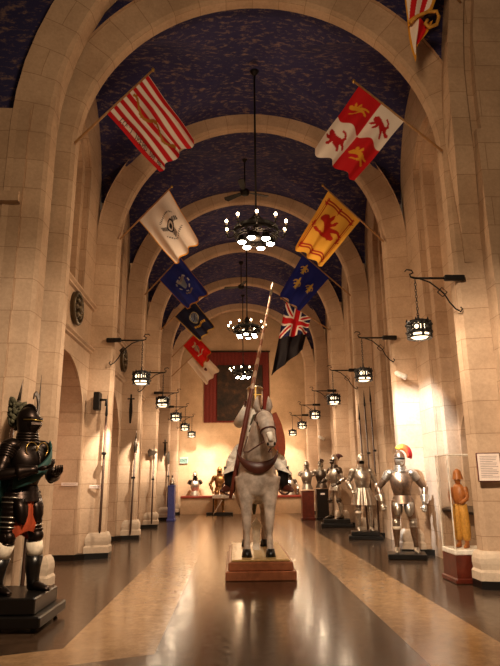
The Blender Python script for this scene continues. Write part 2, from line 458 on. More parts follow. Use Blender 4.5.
# the entrance screen facing the camera: painted tympanum over the first rib, outer arch order, pier flanks
def screen():
    # painted tympanum
    mb = MB(); N = 48; vs = []
    for i in range(N+1):
        t = pi-pi*i/N; vs += [(3.22*cos(t), 7.72, ZS+3.22*sin(t)), (5.2*cos(t)*1.1, 7.72, ZS+7*sin(t)+.2)]
    mb.add(vs, [(2*i, 2*i+2, 2*i+3, 2*i+1) for i in range(N)])
    mb.box((-6, 7.5, 6.52), (-3.2, 7.55, 11))
    w = structure(mb.build('wall_front', 'vault'))
    st = MB()
    st.box((-7, 7.22, 0), (-3.3, 7.5, 6.52))
    st.box((-7, 7.1, 5.02), (-3.3, 7.22, 5.16))
    st.box((3.2, 7.42, 0), (7, 7.7, 6.4))
    st.build('wall_flank', 'stone', w)
    # outer order on the left, rising past the first rib
    inner = [(-2.96, 0), (-2.96, 5.0), (-2.96, 6.3), (-2.93, 6.75), (-2.86, 7.2), (-2.74, 7.65), (-2.58, 8.1), (-2.37, 8.56), (-2.05, 9.05), (-1.6, 9.5), (-1.0, 9.85), (-.4, 10.0), (0, 10.02)]
    inner = [(x-.07*(1 if z < 9 else .3), z) for x, z in inner]
    a = MB(); vs = []; uv = []; L = 0
    outer = []
    for i, p in enumerate(inner):
        q0 = Vector(inner[max(i-1, 0)]); q1 = Vector(inner[min(i+1, len(inner)-1)]); d = (q1-q0).normalized()
        outer.append((p[0]-d.y*.52, p[1]+d.x*.52))
    for i in range(len(inner)):
        if i: L += math.dist(inner[i], inner[i-1])
        p, o = inner[i], outer[i]
        vs += [(p[0], 7.62, p[1]), (p[0], 7.36, p[1]), (p[0]-(.05 if i < 6 else .03), 7.31, p[1]+.02), (o[0], 7.20, o[1]), (o[0], 7.62, o[1])]
        uv += [(0, L), (.25, L), (.3, L), (.85, L), (1.2, L)]
    fs = []
    for i in range(len(inner)-1):
        for j in range(4): fs.append((5*i+j, 5*i+j+1, 5*i+j+6, 5*i+j+5))
    a.add(vs, fs, False, uv); a.build('arch_order', 'stone', w)
    # moulded jamb on the right
    def band(A, B, y0):
        m = MB(); vs = []; fs = []
        for (xa, z), (xb, _) in zip(A, B):
            k = max(0, min(1, (z-4.5)/2.2)); f = k*k*(3-2*k)
            ya = 7.85-.12*(1+(xa-2.7)/.5*.35)+.03; yb = 7.85-.12*(1+(xb-2.7)/.5*.35)+.03
            ya += (y0-ya)*f; yb += (y0-yb)*f
            vs += [(xa, ya, z), (xb, yb, z), (xa, 7.8, z), (xb, 7.8, z)]
        for i in range(len(A)-1):
            fs += [(4*i, 4*i+1, 4*i+5, 4*i+4), (4*i, 4*i+4, 4*i+6, 4*i+2), (4*i+1, 4*i+3, 4*i+7, 4*i+5)]
        return m.add(vs, fs)
    zs = [4.4, 4.8, 5.2, 5.6, 6.0, 6.4, 6.9, 7.5, 8.1, 8.7, 9.3]
    c0 = [2.95, 2.94, 2.92, 2.90, 2.88, 2.86, 2.86, 2.88, 2.94, 3.02, 3.12]; c1 = [3.24, 3.22, 3.20, 3.18, 3.16, 3.13, 3.12, 3.13, 3.18, 3.25, 3.35]; c2 = [3.38, 3.36, 3.34, 3.32, 3.30, 3.27, 3.26, 3.27, 3.32, 3.40, 3.5]
    z_ = lambda c: list(zip(c, zs))
    m = band(z_(c0), z_(c1), 7.44)
    for A, B, y in ((c1, c2, 7.52), (c2, [c+2 for c in c2], 7.40)):
        b = band(z_(A), z_(B), y); m.add(b.v, b.f)
    m.build('jamb_moulding', 'stone', w)
screen()

# ------------------------------------------------------------------ wall roundels and pole arms, left
def roundel(k, label):
    t = thing('wall_roundel', label, 'wall ornament', (-WX, (YK[k]+2.12, YK[k]+3.12)[k], 4.38), 0, 'bronze roundels on the left wall')
    MB().prism([(.30*cos(2*pi*i/28), .30*sin(2*pi*i/28)) for i in range(28)], 0.001, .05, 'x').build('backplate', 'bronze', t)
    m = MB().torus((.06, 0, 0), .28, .035, 'x', 28); m.build('rim', 'bronze', t)
    m = MB()
    for i in range(6): a = i*pi/3; m.ball((.07, .15*cos(a), .15*sin(a)), (.05, .065, .065), 10, 6)
    m.ball((.09, 0, 0), (.06, .09, .09)); m.build('relief', 'bronze', t)
for k, w in enumerate(['bronze roundel above the arch nearest the black armor', 'bronze roundel on left wall behind the nearest left lantern bracket']):
    roundel(k, w)

def pole_arm(kind, label, base, top, group='pole arms along the left piers', bracket=True, roll=0.0):
    b = Vector(base); tp = Vector(top); L = (tp-b).length
    t = thing('pole_arm', label, 'polearm', base, 0, group)
    t.rotation_euler = ((tp-b).to_track_quat('Z', 'Y') @ Matrix.Rotation(roll, 3, 'Z').to_quaternion()).to_euler()
    hl = .42 if kind != 'sword' else .2
    m = MB().tube([(0, 0, 0), (0, 0, .06), (0, 0, L-hl)], [.014, .024, .021], 8); m.build('shaft', 'shaft', t)
    m = MB()
    if kind == 'spear':
        m.tube([(0, 0, L-hl-.02), (0, 0, L-hl+.02), (0, 0, L-.2), (0, 0, L)], [.022, .04, .04, .003], 8)
        for i in range(5):
            for j in range(7):
                a = 2*pi*j/7; z = L-hl+.04+i*.035
                m.tube([(.03*cos(a), .03*sin(a), z), (.085*cos(a), .085*sin(a), z+.02)], [.009, .001], 5)
        m.tube([(0, 0, L-.2), (0, 0, L+.16)], [.03, .002], 8)
    elif kind == 'bill':
        poly = [(-.03, L-hl), (.03, L-hl), (.045, L-.2), (.05, L-.06), (.10, L), (.17, L+.02), (.21, L-.04), (.20, L+.03), (.14, L+.07), (.05, L+.05), (-.01, L-.02), (-.035, L-.15)]
        m.prism(poly, -.008, .008)
        m.tube([(-.03, 0, L-.3), (-.16, 0, L-.3)], [.012, .002], 6)
        m.tube([(0, 0, L-.05), (0, 0, L+.3)], [.012, .002], 6)
    elif kind == 'halberd':
        m.prism([(-.02, L-hl), (.02, L-hl), (.03, L-.3), (.16, L-.34), (.20, L-.18), (.14, L-.1), (.03, L-.16), (.012, L-.1), (0, L+.08), (-.012, L-.1), (-.03, L-.16), (-.12, L-.2), (-.03, L-.28)], -.008, .008)
    elif kind == 'glaive':
        m.prism([(-.03, L-hl), (.03, L-hl), (.07, L-.25), (.08, L-.1), (.05, L), (-.01, L+.06), (-.03, L-.1)], -.01, .01)
    else:
        m.tube([(0, 0, L-hl), (0, 0, L-hl+.04), (0, 0, L)], [.02, .028, .002], 8)
    m.build('blade', 'dark_steel' if kind != 'plain' else 'iron', t)
    if bracket:
        MB().box((-.04, -.02, L*.55), (.04, .06, L*.55+.05), .008).build('wall_clip', 'iron', t)
    return t
pole_arm('spear', 'spiked spear leaning at far left behind the black armor', (-3.25, 6.95, 0), (-3.0, 7.02, 2.42), bracket=False)
pole_arm('bill', 'hooked bill standing behind the plumed black armor', (-2.80, 7.05, 0), (-2.80, 7.12, 2.35), bracket=False, roll=pi/2)
pole_arm('plain', 'long pole arm on the pier beside the nearest left arch', (-2.86, YK[1]-.25, .45), (-2.86, YK[1]-.2, 3.0))
pole_arm('spear', 'black pole arm under the bright wall light on second left pier', (-2.90, YK[2]-.27, .12), (-2.86, YK[2]-.2, 2.5))
pole_arm('halberd', 'slender halberd on the third pier along the left side', (-2.88, YK[3]-.25, .12), (-2.88, YK[3]-.2, 2.45))
pole_arm('glaive', 'broad bladed glaive on the fourth left pier before blue pedestal', (-2.80, YK[4]-.25, .45), (-2.80, YK[4]-.2, 2.4))
for k, x, z0, z1, lb in ((1, -3.02, 2.72, 3.08, 'black iron bracket box at top of nearest left pole arm'),):
    t = thing('wall_bracket', lb, 'bracket', (x, YK[k]-.32, 2.86))
    MB().box((-.07, -.06, -.17), (.05, .14, .17), .012).build('housing', 'iron', t)
    MB().tube([(.05, 0, .02), (.17, -.02, .02), (.17, -.02, -.1)], .025, 8).build('arm', 'iron', t)
def hung_blade(x, k, z, h, lb):
    t = thing('wall_dagger', lb, 'dagger', (x, YK[k]-.25, z), 0, 'blades hung on left piers')
    MB().prism([(-.03, 0), (.03, 0), (.05, -h*.5), (.02, -h), (-.02, -h*.98), (-.04, -h*.5)], -.01, .01).build('sheath', 'iron', t)
    MB().tube([(0, 0, 0), (0, 0, .12)], [.02, .025], 8).build('grip', 'iron', t)
    MB().box((-.09, -.015, -.01), (.09, .015, .02), .004).build('crossguard', 'iron', t)
hung_blade(-3.02, 2, 3.4, .62, 'dark sheathed blade hung high on the second left pier')
hung_blade(-2.95, 4, 2.75, .5, 'dark sheathed blade hung on the fourth left pier')
def plaque(loc, lb, w=.3, h=.06, s=1):
    t = thing('wall_label', lb, 'label', loc, 0, 'small wall labels')
    MB().box((-w/2, -.012, -h/2), (w/2, 0, h/2), .004).build('card', 'paper', t)
    m = MB()
    for i in range(2): m.box((-w*.4, -.0135, h*.18-i*h*.3), (w*.4*(1-.2*i), -.0122, h*.24-i*h*.3))
    m.build('print', 'ink', t)
plaque((-3.42, 10.99, 1.32), 'small white label on the jamb of the nearest left arch')
plaque((-3.0, YK[1]-.15, 1.27), 'small white label on pier beside the nearest left pole arm', .24)

# ------------------------------------------------------------------ suits of armour
def plume_mesh(m, root, n, length, spread, back, rad):
    for i in range(n):
        a = (i-(n-1)/2)*spread; P = []; Q = []
        for k in range(9):
            t = k/8
            P.append((root[0]+sin(a)*length*.55*t+.02*sin(5*t+i), root[1]+back*length*(.25*t+.85*t*t*t), root[2]+length*(sin(t*2.25)*.85)))
            Q.append(rad*(.35+1.3*sin(pi*min(1, t*.8+.12)))*(1-.15*(i % 2)) if k < 8 else rad*.3)
        m.tube(P, Q, 8)

def suit(label, loc, rz, metal='steel', trim=None, sc=1.0, arms=None, legs=((-.15, 0), (.15, 0)), visor='close', plume=None,
         skirt='tasset', bust=False, garter=None, extra=None, group='suits of armor along the hall', name='suit_of_armor', lame=7):
    t = thing(name, label, 'suit of armor' if not bust else 'half armor', loc, rz, group, sc)
    trim = trim or metal
    B = 0.0
    # torso
    m = MB().loft([(0, .0, .98, .150, .115), (0, -.005, 1.04, .160, .125), (0, -.02, 1.12, .182, .155), (0, -.03, 1.20, .200, .175), (0, -.025, 1.28, .208, .172), (0, -.01, 1.36, .200, .142), (0, .0, 1.42, .165, .110), (0, .0, 1.46, .10, .092)], 26)
    m.tube([(0, -.145, 1.02), (0, -.182, 1.12), (0, -.21, 1.2), (0, -.202, 1.28), (0, -.155, 1.36)], [.004, .010, .012, .010, .004], 6)
    m.build('breastplate', metal, t)
    m = MB()
    for z, r in ((1.43, .118), (1.462, .106), (1.492, .098), (1.52, .094)): m.torus((0, .0, z), r, .017, 'z', 22, 8)
    m.build('gorget', trim, t)
    # helmet
    m = MB()
    if visor == 'open':
        m.loft([(0, .01, 1.50, .082, .092), (0, .01, 1.56, .098, .118), (0, .01, 1.63, .108, .128), (0, .01, 1.70, .104, .124), (0, .01, 1.76, .082, .10), (0, .01, 1.795, .045, .055), (0, .01, 1.805, .008, .01)], 22)
        m.loft([(0, 0, 1.655, .108, .13), (0, -.03, 1.648, .145, .185), (0, -.03, 1.640, .145, .185), (0, 0, 1.640, .105, .125)], 22, False)
    else:
        m.loft([(0, .01, 1.50, .080, .090), (0, .0, 1.55, .092, .112), (0, .0, 1.62, .104, .126), (0, .01, 1.69, .106, .130), (0, .01, 1.75, .088, .11), (0, .01, 1.795, .048, .062), (0, .01, 1.81, .008, .01)], 22)
    P = [(0, .01+.135*cos(a), 1.665+.155*sin(a)) for a in [R(20+130*i/12) for i in range(13)]]
    m.tube(P, [.006+.014*sin(pi*i/12) for i in range(13)], 8)
    h = m.build('helmet', metal, t)
    if visor == 'close':
        v = MB(); rows = [(1.53, .055, -.115), (1.57, .082, -.15), (1.61, .095, -.185), (1.635, .099, -.175), (1.65, .102, -.145)]
        rs = []
        for z, w, y in rows:
            rs.append([(-w, -.03, z), (-w*.75, -.03+(y+.03)*.6, z), (0, y, z), (w*.75, -.03+(y+.03)*.6, z), (w, -.03, z), (0, 0, z)])
        v.rings(rs, True, False).build('visor', trim, h)
        s_ = MB(); s_.rings([[(-w, -.02, z), (-w*.75, -.11, z), (0, -.148, z), (w*.75, -.11, z), (w, -.02, z), (0, 0, z)] for z, w in ((1.652, .100), (1.668, .102))], True, False)
        s_.build('eye_slit', 'void', h)
        b = MB(); b.rings([[(-w, -.0, z), (-w*.75, -.12, z), (0, -.162, z), (w*.75, -.12, z), (w, 0, z), (0, .02, z)] for z, w in ((1.668, .107), (1.69, .107))], True, False)
        b.build('brow_plate', trim, h)
    else:
        f = MB().loft([(0, -.035, 1.535, .05, .07), (0, -.045, 1.57, .07, .078), (0, -.048, 1.61, .074, .08), (0, -.045, 1.64, .074, .078)], 18)
        f.build('face_opening', 'void' if visor == 'open' else metal, h)
        f = MB().rings([[(-.085, -.04, z), (-.06, -.125, z), (0, -.15, z), (.06, -.125, z), (.085, -.04, z), (0, 0, z)] for z in (1.50, 1.56)], True, False)
        f.build('chin_plate', trim, h)
    if plume:
        n, ln, bk, rad, mat = plume
        p = MB(); plume_mesh(p, (0, .11, 1.66), n, ln, .22, bk, rad); p.build('plume', mat, t)
    # shoulders, arms
    arms = arms or (((-.36, -.06, 1.14), (-.33, -.20, .92)), ((.36, -.06, 1.14), (.33, -.20, .92)))
    for s, (el, wr) in zip((-1, 1), arms):
        sh = Vector((s*.215, .0, 1.385)); el = Vector(el); wr = Vector(wr)
        m = MB().ball((s*.20, 0, 1.395), (.095, .105, .075), 16, 8)
        d = (el-sh)
        for i in range(5):
            c = sh+d*(.02+.075*i); r = .092-.004*i
            m.tube([c-d.normalized()*.014, c+d.normalized()*.004, c+d.normalized()*.026], [r*.86, r, r*.98], 16)
        m.build('pauldron', trim, t)
        if bust and not extra: continue
        m = MB().limb(sh+d*.3, el, .058, .050, .006, 3, 14); m.ball(el, .056, 14, 8)
        e = (wr-el); fan = el+Vector((s*.045, .03, 0))
        m.ball(fan, (.022, .075, .08), 12, 7)
        m.limb(el, el+e*.62, .052, .044, .008, 0, 14)
        m.build('vambrace', metal, t)
        g = MB(); ed = e.normalized()
        g.tube([el+e*.5, el+e*.58, el+e*.85, wr], [.078, .070, .044, .040], 14)
        # gauntlet: palm plate, four fingers and a thumb, slightly curled
        side = Vector((s, 0, 0)); side = (side-ed*side.dot(ed)).normalized(); nrm = ed.cross(side)*s
        pal = wr+ed*.055
        mtx = Matrix((side, nrm, ed)).transposed().to_4x4(); mtx.translation = pal
        pm = MB().ball((0, 0, 0), (.046, .026, .058), 12, 8).xf(mtx); g.add(pm.v, pm.f, True)
        for i in range(4):
            o = -.031+.0205*i; L = (.062, .074, .078, .07)[i]
            b0 = pal+side*o+ed*.042; curl = -s*nrm if False else nrm
            b1 = b0+ed*L*.55+curl*.012; b2 = b1+ed*L*.25+curl*.03; b3 = b2-ed*L*.02+curl*.028
            g.tube([b0, b1, b2, b3], [.0125, .0115, .0105, .008], 7)
        th = pal-side*.038*s*s-ed*.015
        g.tube([th, th-side*.02+ed*.03+nrm*.015, th-side*.012+ed*.06+nrm*.03], [.014, .012, .009], 7)
        g.build('gauntlet', trim, t)
    # fauld / skirt
    m = MB()
    if skirt == 'pleat':
        rs = []
        for z, r in ((1.0, .165), (.92, .20), (.80, .24), (.68, .275), (.60, .29)):
            rs.append([(r*(1+.055*cos(14*a))*cos(a), r*.8*(1+.055*cos(14*a))*sin(a), z) for a in [2*pi*i/84 for i in range(84)]])
        m.rings(rs, False)
        m.build('pleated_skirt', metal, t)
    elif skirt == 'plain':
        m.loft([(0, 0, 1.0, .16, .125), (0, 0, .94, .175, .14), (0, 0, .86, .21, .165), (0, 0, .80, .225, .18)], 24, False); m.build('fauld', metal, t)
    else:
        for i in range(4):
            z = 1.0-.035*i; r = .160+.010*i
            m.loft([(0, 0, z, r, r*.8), (0, 0, z-.045, r+.018, (r+.018)*.8)], 24, False)
        m.build('fauld', metal, t)
        for s in (-1, 1):
            m = MB(); rs = []
            for z, w, y in ((.88, .085, -.135), (.80, .09, -.165), (.72, .08, -.175), (.66, .055, -.17), (.635, .02, -.165)):
                rs.append([(s*.10-w, y+.05, z), (s*.10-w*.5, y+.008, z), (s*.10, y-.008, z), (s*.10+w*.5, y+.008, z), (s*.10+w, y+.05, z), (s*.10, y+.03, z)])
            m.rings(rs, True); m.build('tasset', trim, t)
    if bust: return t
    for s, (fx, fy) in zip((-1, 1), legs):
        hip = Vector((s*.10, .0, .93)); an = Vector((fx, fy+.015, .10)); kn = hip.lerp(an, .5)+Vector((s*.015, -.035, 0))
        MB().limb(hip, kn, .098, .064, .012, lame if lame > 3 else 0, 16).build('cuisse', metal, t)
        m = MB().ball(kn+Vector((0, -.012, 0)), (.07, .078, .074), 14, 9); m.ball(kn+Vector((s*.06, 0, 0)), (.014, .055, .05), 12, 7)
        m.tube([kn+Vector((0, 0, .055)), kn+Vector((0, 0, .075))], [.076, .07], 14); m.tube([kn-Vector((0, 0, .075)), kn-Vector((0, 0, .055))], [.066, .074], 14)
        m.build('poleyn', trim, t)
        P = []; Q = []
        for k in range(10):
            u = k/9; P.append(kn.lerp(an, u)+Vector((0, .018*sin(pi*min(1, u*1.5)), 0))); Q.append(.058+.016*sin(pi*min(1, u*1.35))-.018*u)
        MB().tube(P, Q, 16).build('greave', metal, t)
        m = MB()
        rows = [(fx, fy+.06, .045, .036, .045), (fx, fy+.02, .055, .046, .055), (fx+s*.004, fy-.05, .045, .048, .045), (fx+s*.008, fy-.11, .035, .046, .034), (fx+s*.012, fy-.16, .026, .036, .025), (fx+s*.014, fy-.195, .018, .016, .014)]
        m.loft(rows, 14, True, 'y')
        for i in range(4): m.tube([(fx+s*.004*i, fy-.03-.03*i, .06-.008*i), (fx+s*.004*i, fy-.045-.03*i, .062-.008*i)], [.030, .036-.003*i], 12)
        m.build('sabaton', trim, t)
        if garter and s in garter:
            MB().tube([kn-Vector((0, 0, .115)), kn-Vector((0, 0, .10)), kn-Vector((0, 0, .065)), kn-Vector((0, 0, .055))], [.07, .086, .086, .07], 16).build('knee_band', 'cream', t)
    return t

def stepped_plinth(label, loc, rz, tiers, mats, castors=False, group='display plinths', name='display_plinth', parts=None):
    t = thing(name, label, 'plinth', loc, rz, group); z = 0.05 if castors else 0
    if castors:
        w, d = tiers[0][0]/2-.08, tiers[0][1]/2-.08
        for sx in (-1, 1):
            for sy in (-1, 1): MB().ball((sx*w, sy*d, .03), (.025, .03, .03), 10, 7).build('castor', 'iron', t)
    for i, (w, dd, hh) in enumerate(tiers):
        m = MB().box((-w/2, -dd/2, z), (w/2, dd/2, z+hh), .012)
        m.build((parts or ['lower_tier', 'upper_tier', 'top_slab'])[i], mats[i], t); z += hh
    return t

# foreground black armour
BK = (-2.60, 6.24, 0)
stepped_plinth('black stepped plinth on castors under the black etched armor', (-2.76, 6.27, 0), 0, [(1.12, .86, .10), (.96, .72, .15)], ['black', 'black'], True)
ks = suit('black etched armor with grey plume and teal sash on castored plinth', (BK[0], BK[1], .30), R(62), 'black_steel', 'black_steel', 1.02,
     (((-.34, -.02, 1.10), (-.13, -.32, 1.16)), ((.34, -.02, 1.10), (.14, -.30, 1.12))), ((-.15, .06), (.15, -.10)), 'close', None, 'tasset', lame=9)
m = MB(); random.seed(3)
for i in range(90):
    u = random.random(); a = random.uniform(0, 2*pi); w = .5+.8*u
    c = (.055*cos(a)*w, .165+.045*sin(a)*w+.03*sin(pi*u), 1.57+.30*u)
    d = Vector((cos(a), sin(a), .5+u)).normalized()
    m.tube([Vector(c), Vector(c)+d*.03, Vector(c)+d*.055], [.022, .024, .006], 6)
m.build('plume', 'feather_grey', ks)
m = MB(); rs = []
for i in range(18):
    u = i/17; x = .235-.44*u; y = -.215-.03*sin(pi*u)+.14*abs(2*u-1)**2.5; z = 1.40-.36*u-.05*sin(pi*u)
    rs.append([(x, y, z+.075), (x, y-.02, z+.06), (x, y-.028, z), (x, y-.02, z-.06), (x, y, z-.075)])
m.rings(rs, True); m.build('sash', 'teal', ks)
m = MB(); rs = []
for z, w in ((1.38, .20), (1.15, .23), (.9, .25), (.65, .27), (.5, .27)):
    rs.append([(-w+2*w*i/16, .15+.10*(1.38-z)+.025*sin(i*1.6), z) for i in range(17)]+[(w-2*w*i/16, .165+.10*(1.38-z)+.025*sin((16-i)*1.6), z) for i in range(17)])
m.rings(rs, True); m.build('cape', 'teal', ks)
m = MB(); rs = []
for z, r in ((.90, .13), (.82, .155), (.72, .17), (.60, .175), (.52, .15)):
    rs.append([(r*(1+.05*cos(11*a))*cos(a), r*.85*(1+.05*cos(11*a))*sin(a), z-.05*cos(a*2)) for a in [2*pi*i/66 for i in range(66)]])
m.rings(rs, False); m.build('cloth_skirt', 'orange', ks)
for s, (fx, fy) in zip((-1, 1), ((-.15, .06), (.15, -.10))):
    MB().tube([(s*.137, fy*.5-.028, .46), (fx*.95, fy*.7-.01, .40), (fx, fy*.8, .33)], [.078, .083, .074], 16).build('stocking', 'cream', ks)
    MB().tube([(fx, fy*.8, .33), (fx, fy*.9+.02, .22), (fx, fy+.02, .12), (fx, fy+.01, .05)], [.088, .076, .062, .06], 16).build('boot_cuff', 'black', ks)
for s, (fx, fy) in zip((-1, 1), ((-.15, .06), (.15, -.10))):
    m = MB(); hp = Vector((s*.10, 0, .93)); kn = hp.lerp(Vector((fx, fy+.015, .10)), .5)+Vector((s*.015, -.035, 0))
    for i in range(1, 8):
        u = i/9; c = hp.lerp(kn, u); d = (kn-hp).normalized(); r = .118-.036*u
        m.tube([c-d*.006, c, c+d*.006], [r*.97, r*1.02, r*.97], 16)
    m.build('lame_edging', 'steel', ks)
for s in (-1, 1):
    MB().torus((s*.075, -.155, 1.36), .07, .006, 'y', 18, 6).build('brass_edging', 'brass', ks)
MB().tube([(-.105, -.04, 1.66), (-.07, -.125, 1.66), (0, -.20, 1.645), (.07, -.125, 1.66), (.105, -.04, 1.66)], .007, 6).build('visor_edging', 'brass', ks)

# right-hand suits
stepped_plinth('low black plinth under the steel armor with flame plume', (2.66, 10.78, 0), R(-14), [(.66, .52, .09)], ['black'])
def fire_plume(t):
    m = MB()
    for q in range(6):
        P = []; Q = []
        for k in range(11):
            u = k/10; a = R(150-170*u); rr = .10+.014*(q % 3)
            P.append((.075-rr*-cos(a)*1.05+.01*(q-2.5)*u, .02+.03*(q-2.5)*(.4+u)+.06*u, 1.775+rr*sin(a)*1.1-.06*u)); Q.append(.012+.034*sin(pi*min(1, .15+u*.8)))
        m.tube(P, Q, 8)
    m.build('plume', 'feather_fire', t)
_r1 = suit('polished steel armor with flame coloured plume, elbows out', (2.66, 10.82, .09), R(-12), 'brown_steel', 'steel', .985,
     (((-.42, .06, 1.13), (-.37, -.10, .86)), ((.42, .06, 1.13), (.38, -.08, .84))), ((-.15, -.02), (.19, .02)), 'close', None, 'tasset', garter=(-1,), lame=0)
fire_plume(_r1)
stepped_plinth('two step black plinth under the pleated skirt armor', (2.70, 14.26, 0), R(-10), [(.78, .56, .09), (.66, .46, .09)], ['black', 'black'])
suit('steel armor with pleated metal skirt in front of pole arms', (2.70, 14.28, .18), R(-6), 'steel', 'steel', .99,
     (((-.34, .02, 1.12), (-.27, -.18, .95)), ((.35, .03, 1.10), (.33, -.08, .84))), ((-.13, 0), (.16, 0)), 'open', None, 'pleat', garter=(-1,), lame=0)
stepped_plinth('two step black plinth under the armor turned to the left', (2.66, 17.9, 0), R(-8), [(.92, .66, .12), (.78, .56, .12)], ['black', 'black'])
suit('steel armor turned left with dark plume at back of helmet', (2.66, 17.9, .24), R(-62), 'steel', 'dark_steel', 1.02,
     (((-.30, -.06, 1.12), (-.20, -.33, 1.04)), ((.31, .06, 1.12), (.24, -.14, .98))), ((-.14, -.12), (.14, .08)), 'close', (4, .17, 1.0, .045, 'feather_dark'), 'plain', lame=0)
def pedestal(label, loc, size, mat, group='tall pedestals', band=None):
    t = thing('pedestal', label, 'pedestal', loc, 0, group); w, d, h = size
    MB().box((-w/2, -d/2, .08), (w/2, d/2, h-.04)).build('shaft', mat, t)
    MB().box((-w/2-.03, -d/2-.03, 0), (w/2+.03, d/2+.03, .08), .01).build('base', mat, t)
    MB().box((-w/2-.02, -d/2-.02, h-.04), (w/2+.02, d/2+.02, h), .01).build('cap', mat, t)
    if band: MB().box((-w*.18, -d/2-.012, h*.86-.05), (w*.18, -d/2-.001, h*.86+.01), .002).build('label_card', 'paper', t)
    return t
pedestal('dark red pedestal nearer the aisle under a silver half armor', (2.24, 21.4, 0), (.42, .42, 1.0), 'mahogany')
pedestal('black pedestal with a white card beside the dark red one', (2.76, 21.4, 0), (.42, .42, 1.05), 'black', band=True)
suit('silver half armor on the dark red pedestal', (2.24, 21.4, 1.0-.76*.98), R(-20), 'steel', 'steel', .98, None, ((-.1, 0), (.1, 0)), 'close', None, 'plain', True, group='half armors on pedestals', name='half_armor')
suit('dark plumed half armor on the black pedestal', (2.76, 21.4, 1.05-.76*.98), R(-25), 'dark_steel', 'steel', .98, None, ((-.1, 0), (.1, 0)), 'close', (3, .14, 1.0, .05, 'feather_dark'), 'plain', True, group='half armors on pedestals', name='half_armor')

# three pole arms on the fourth right pier
pole_arm('plain', 'leftmost of three tall pikes behind the pleated skirt armor', (2.86, YK[2]-.28, .0), (2.80, YK[2]-.25, 3.25), 'tall pikes on the right pier')
pole_arm('plain', 'middle of three tall pikes behind the pleated skirt armor', (2.99, YK[2]-.30, .0), (2.95, YK[2]-.28, 3.6), 'tall pikes on the right pier')
pole_arm('plain', 'rightmost of three tall pikes behind the pleated skirt armor', (3.12, YK[2]-.33, .0), (3.10, YK[2]-.33, 3.7), 'tall pikes on the right pier')

# reading rails in the right alcoves
def rail(k, lb):
    t = thing('reading_rail', lb, 'rail', (3.40, YK[k]+1.775, 0), 0, 'black topped rails in right alcoves')
    MB().box((-.04, -.82, 0), (.04, .82, .82)).build('panel', 'stone', t)
    MB().rings([[(-.16, y, .82), (.1, y, .86), (.1, y, .92), (-.16, y, .86)] for y in (-.83, .83)], True, False).build('sloped_top', 'black', t)
rail(0, 'black topped rail in alcove behind the glass case')
rail(2, 'black topped rail in alcove beyond the pleated skirt armor')

# ------------------------------------------------------------------ glass case with the small armour figure
t = thing('display_case', 'tall glass case on dark red base by the near right pier', 'display case', (2.83, 8.38, 0))
MB().box((-.27, -.25, .07), (.27, .25, .36)).build('base', 'mahogany', t)
MB().box((-.30, -.28, 0), (.30, .28, .07), .012).build('skirting', 'mahogany', t)
MB().box((-.275, -.255, .36), (.275, .255, .43), .01).build('deck', 'paint_white', t)
g = MB(); g.box((-.26, -.24, .431), (-.254, .24, 1.68)); g.box((.254, -.24, .431), (.26, .24, 1.68)); g.box((-.254, -.24, .431), (.254, -.234, 1.68)); g.box((-.254, .234, .431), (.254, .24, 1.68)); g.box((-.26, -.24, 1.68), (.26, .24, 1.686))
g.build('glass_cover', 'glass', t)
g = MB()
for sx in (-1, 1):
    for sy in (-1, 1): g.box((sx*.26-.006, sy*.24-.006, .431), (sx*.26+.006, sy*.24+.006, 1.69))
    g.box((sx*.26-.006, -.24, 1.68), (sx*.26+.006, .24, 1.692)); g.box((-.26, sx*.24-.006, 1.68), (.26, sx*.24+.006, 1.692))
g.build('edge_strip', 'paint_white', t)

f = thing('armor_figure', 'small tan leather armor figure with ochre trousers inside glass case', 'figure', (2.77, 8.36, .432), R(-50), None, .60)
f.scale = (.50, .50, .61)
MB().loft([(0, 0, .95, .14, .11), (0, -.01, 1.05, .17, .14), (0, -.01, 1.2, .19, .15), (0, 0, 1.32, .17, .12), (0, 0, 1.4, .08, .08)], 20).build('cuirass', 'tan_leather', f)
m = MB().loft([(0, 0, 1.40, .06, .065), (0, -.01, 1.45, .075, .09), (0, -.01, 1.52, .09, .105), (0, 0, 1.58, .09, .1), (0, 0, 1.62, .06, .07), (0, 0, 1.64, .01, .01)], 18)
m.ball((0, -.115, 1.52), (.02, .025, .03), 8, 6); h_ = m.build('mask', 'tan_leather', f)
MB().loft([(0, .02, 1.50, .15, .17), (0, .02, 1.56, .13, .15), (0, .01, 1.60, .12, .135), (0, .01, 1.68, .10, .11), (0, .01, 1.73, .05, .055), (0, .01, 1.74, .005, .005)], 20, False).build('helmet', 'tan_leather', f)
for s in (-1, 1):
    m = MB().limb((s*.19, 0, 1.32), (s*.26, -.02, 1.08), .07, .055, .01, 4, 12); m.limb((s*.26, -.02, 1.08), (s*.15, -.17, .98), .05, .04, 0, 0, 12)
    m.ball((s*.13, -.19, .98), (.035, .04, .03), 10, 7); m.build('sleeve', 'tan_leather', f)
    m = MB()
    m.loft([(s*.09, 0, .95, .11, .115), (s*.10, 0, .7, .13, .13), (s*.11, 0, .45, .135, .135), (s*.115, 0, .25, .12, .12), (s*.115, 0, .16, .09, .09)], 18)
    m.build('trousers', 'yellow_silk', f)
    MB().loft([(s*.115, .05, .05, .045, .05), (s*.115, -.03, .06, .055, .06), (s*.12, -.12, .04, .05, .04), (s*.12, -.19, .03, .025, .025)], 12, True, 'y').build('shoe', 'tan_leather', f)
    MB().limb((s*.115, 0, .18), (s*.115, .0, .04), .06, .05).build('ankle', 'tan_leather', f)

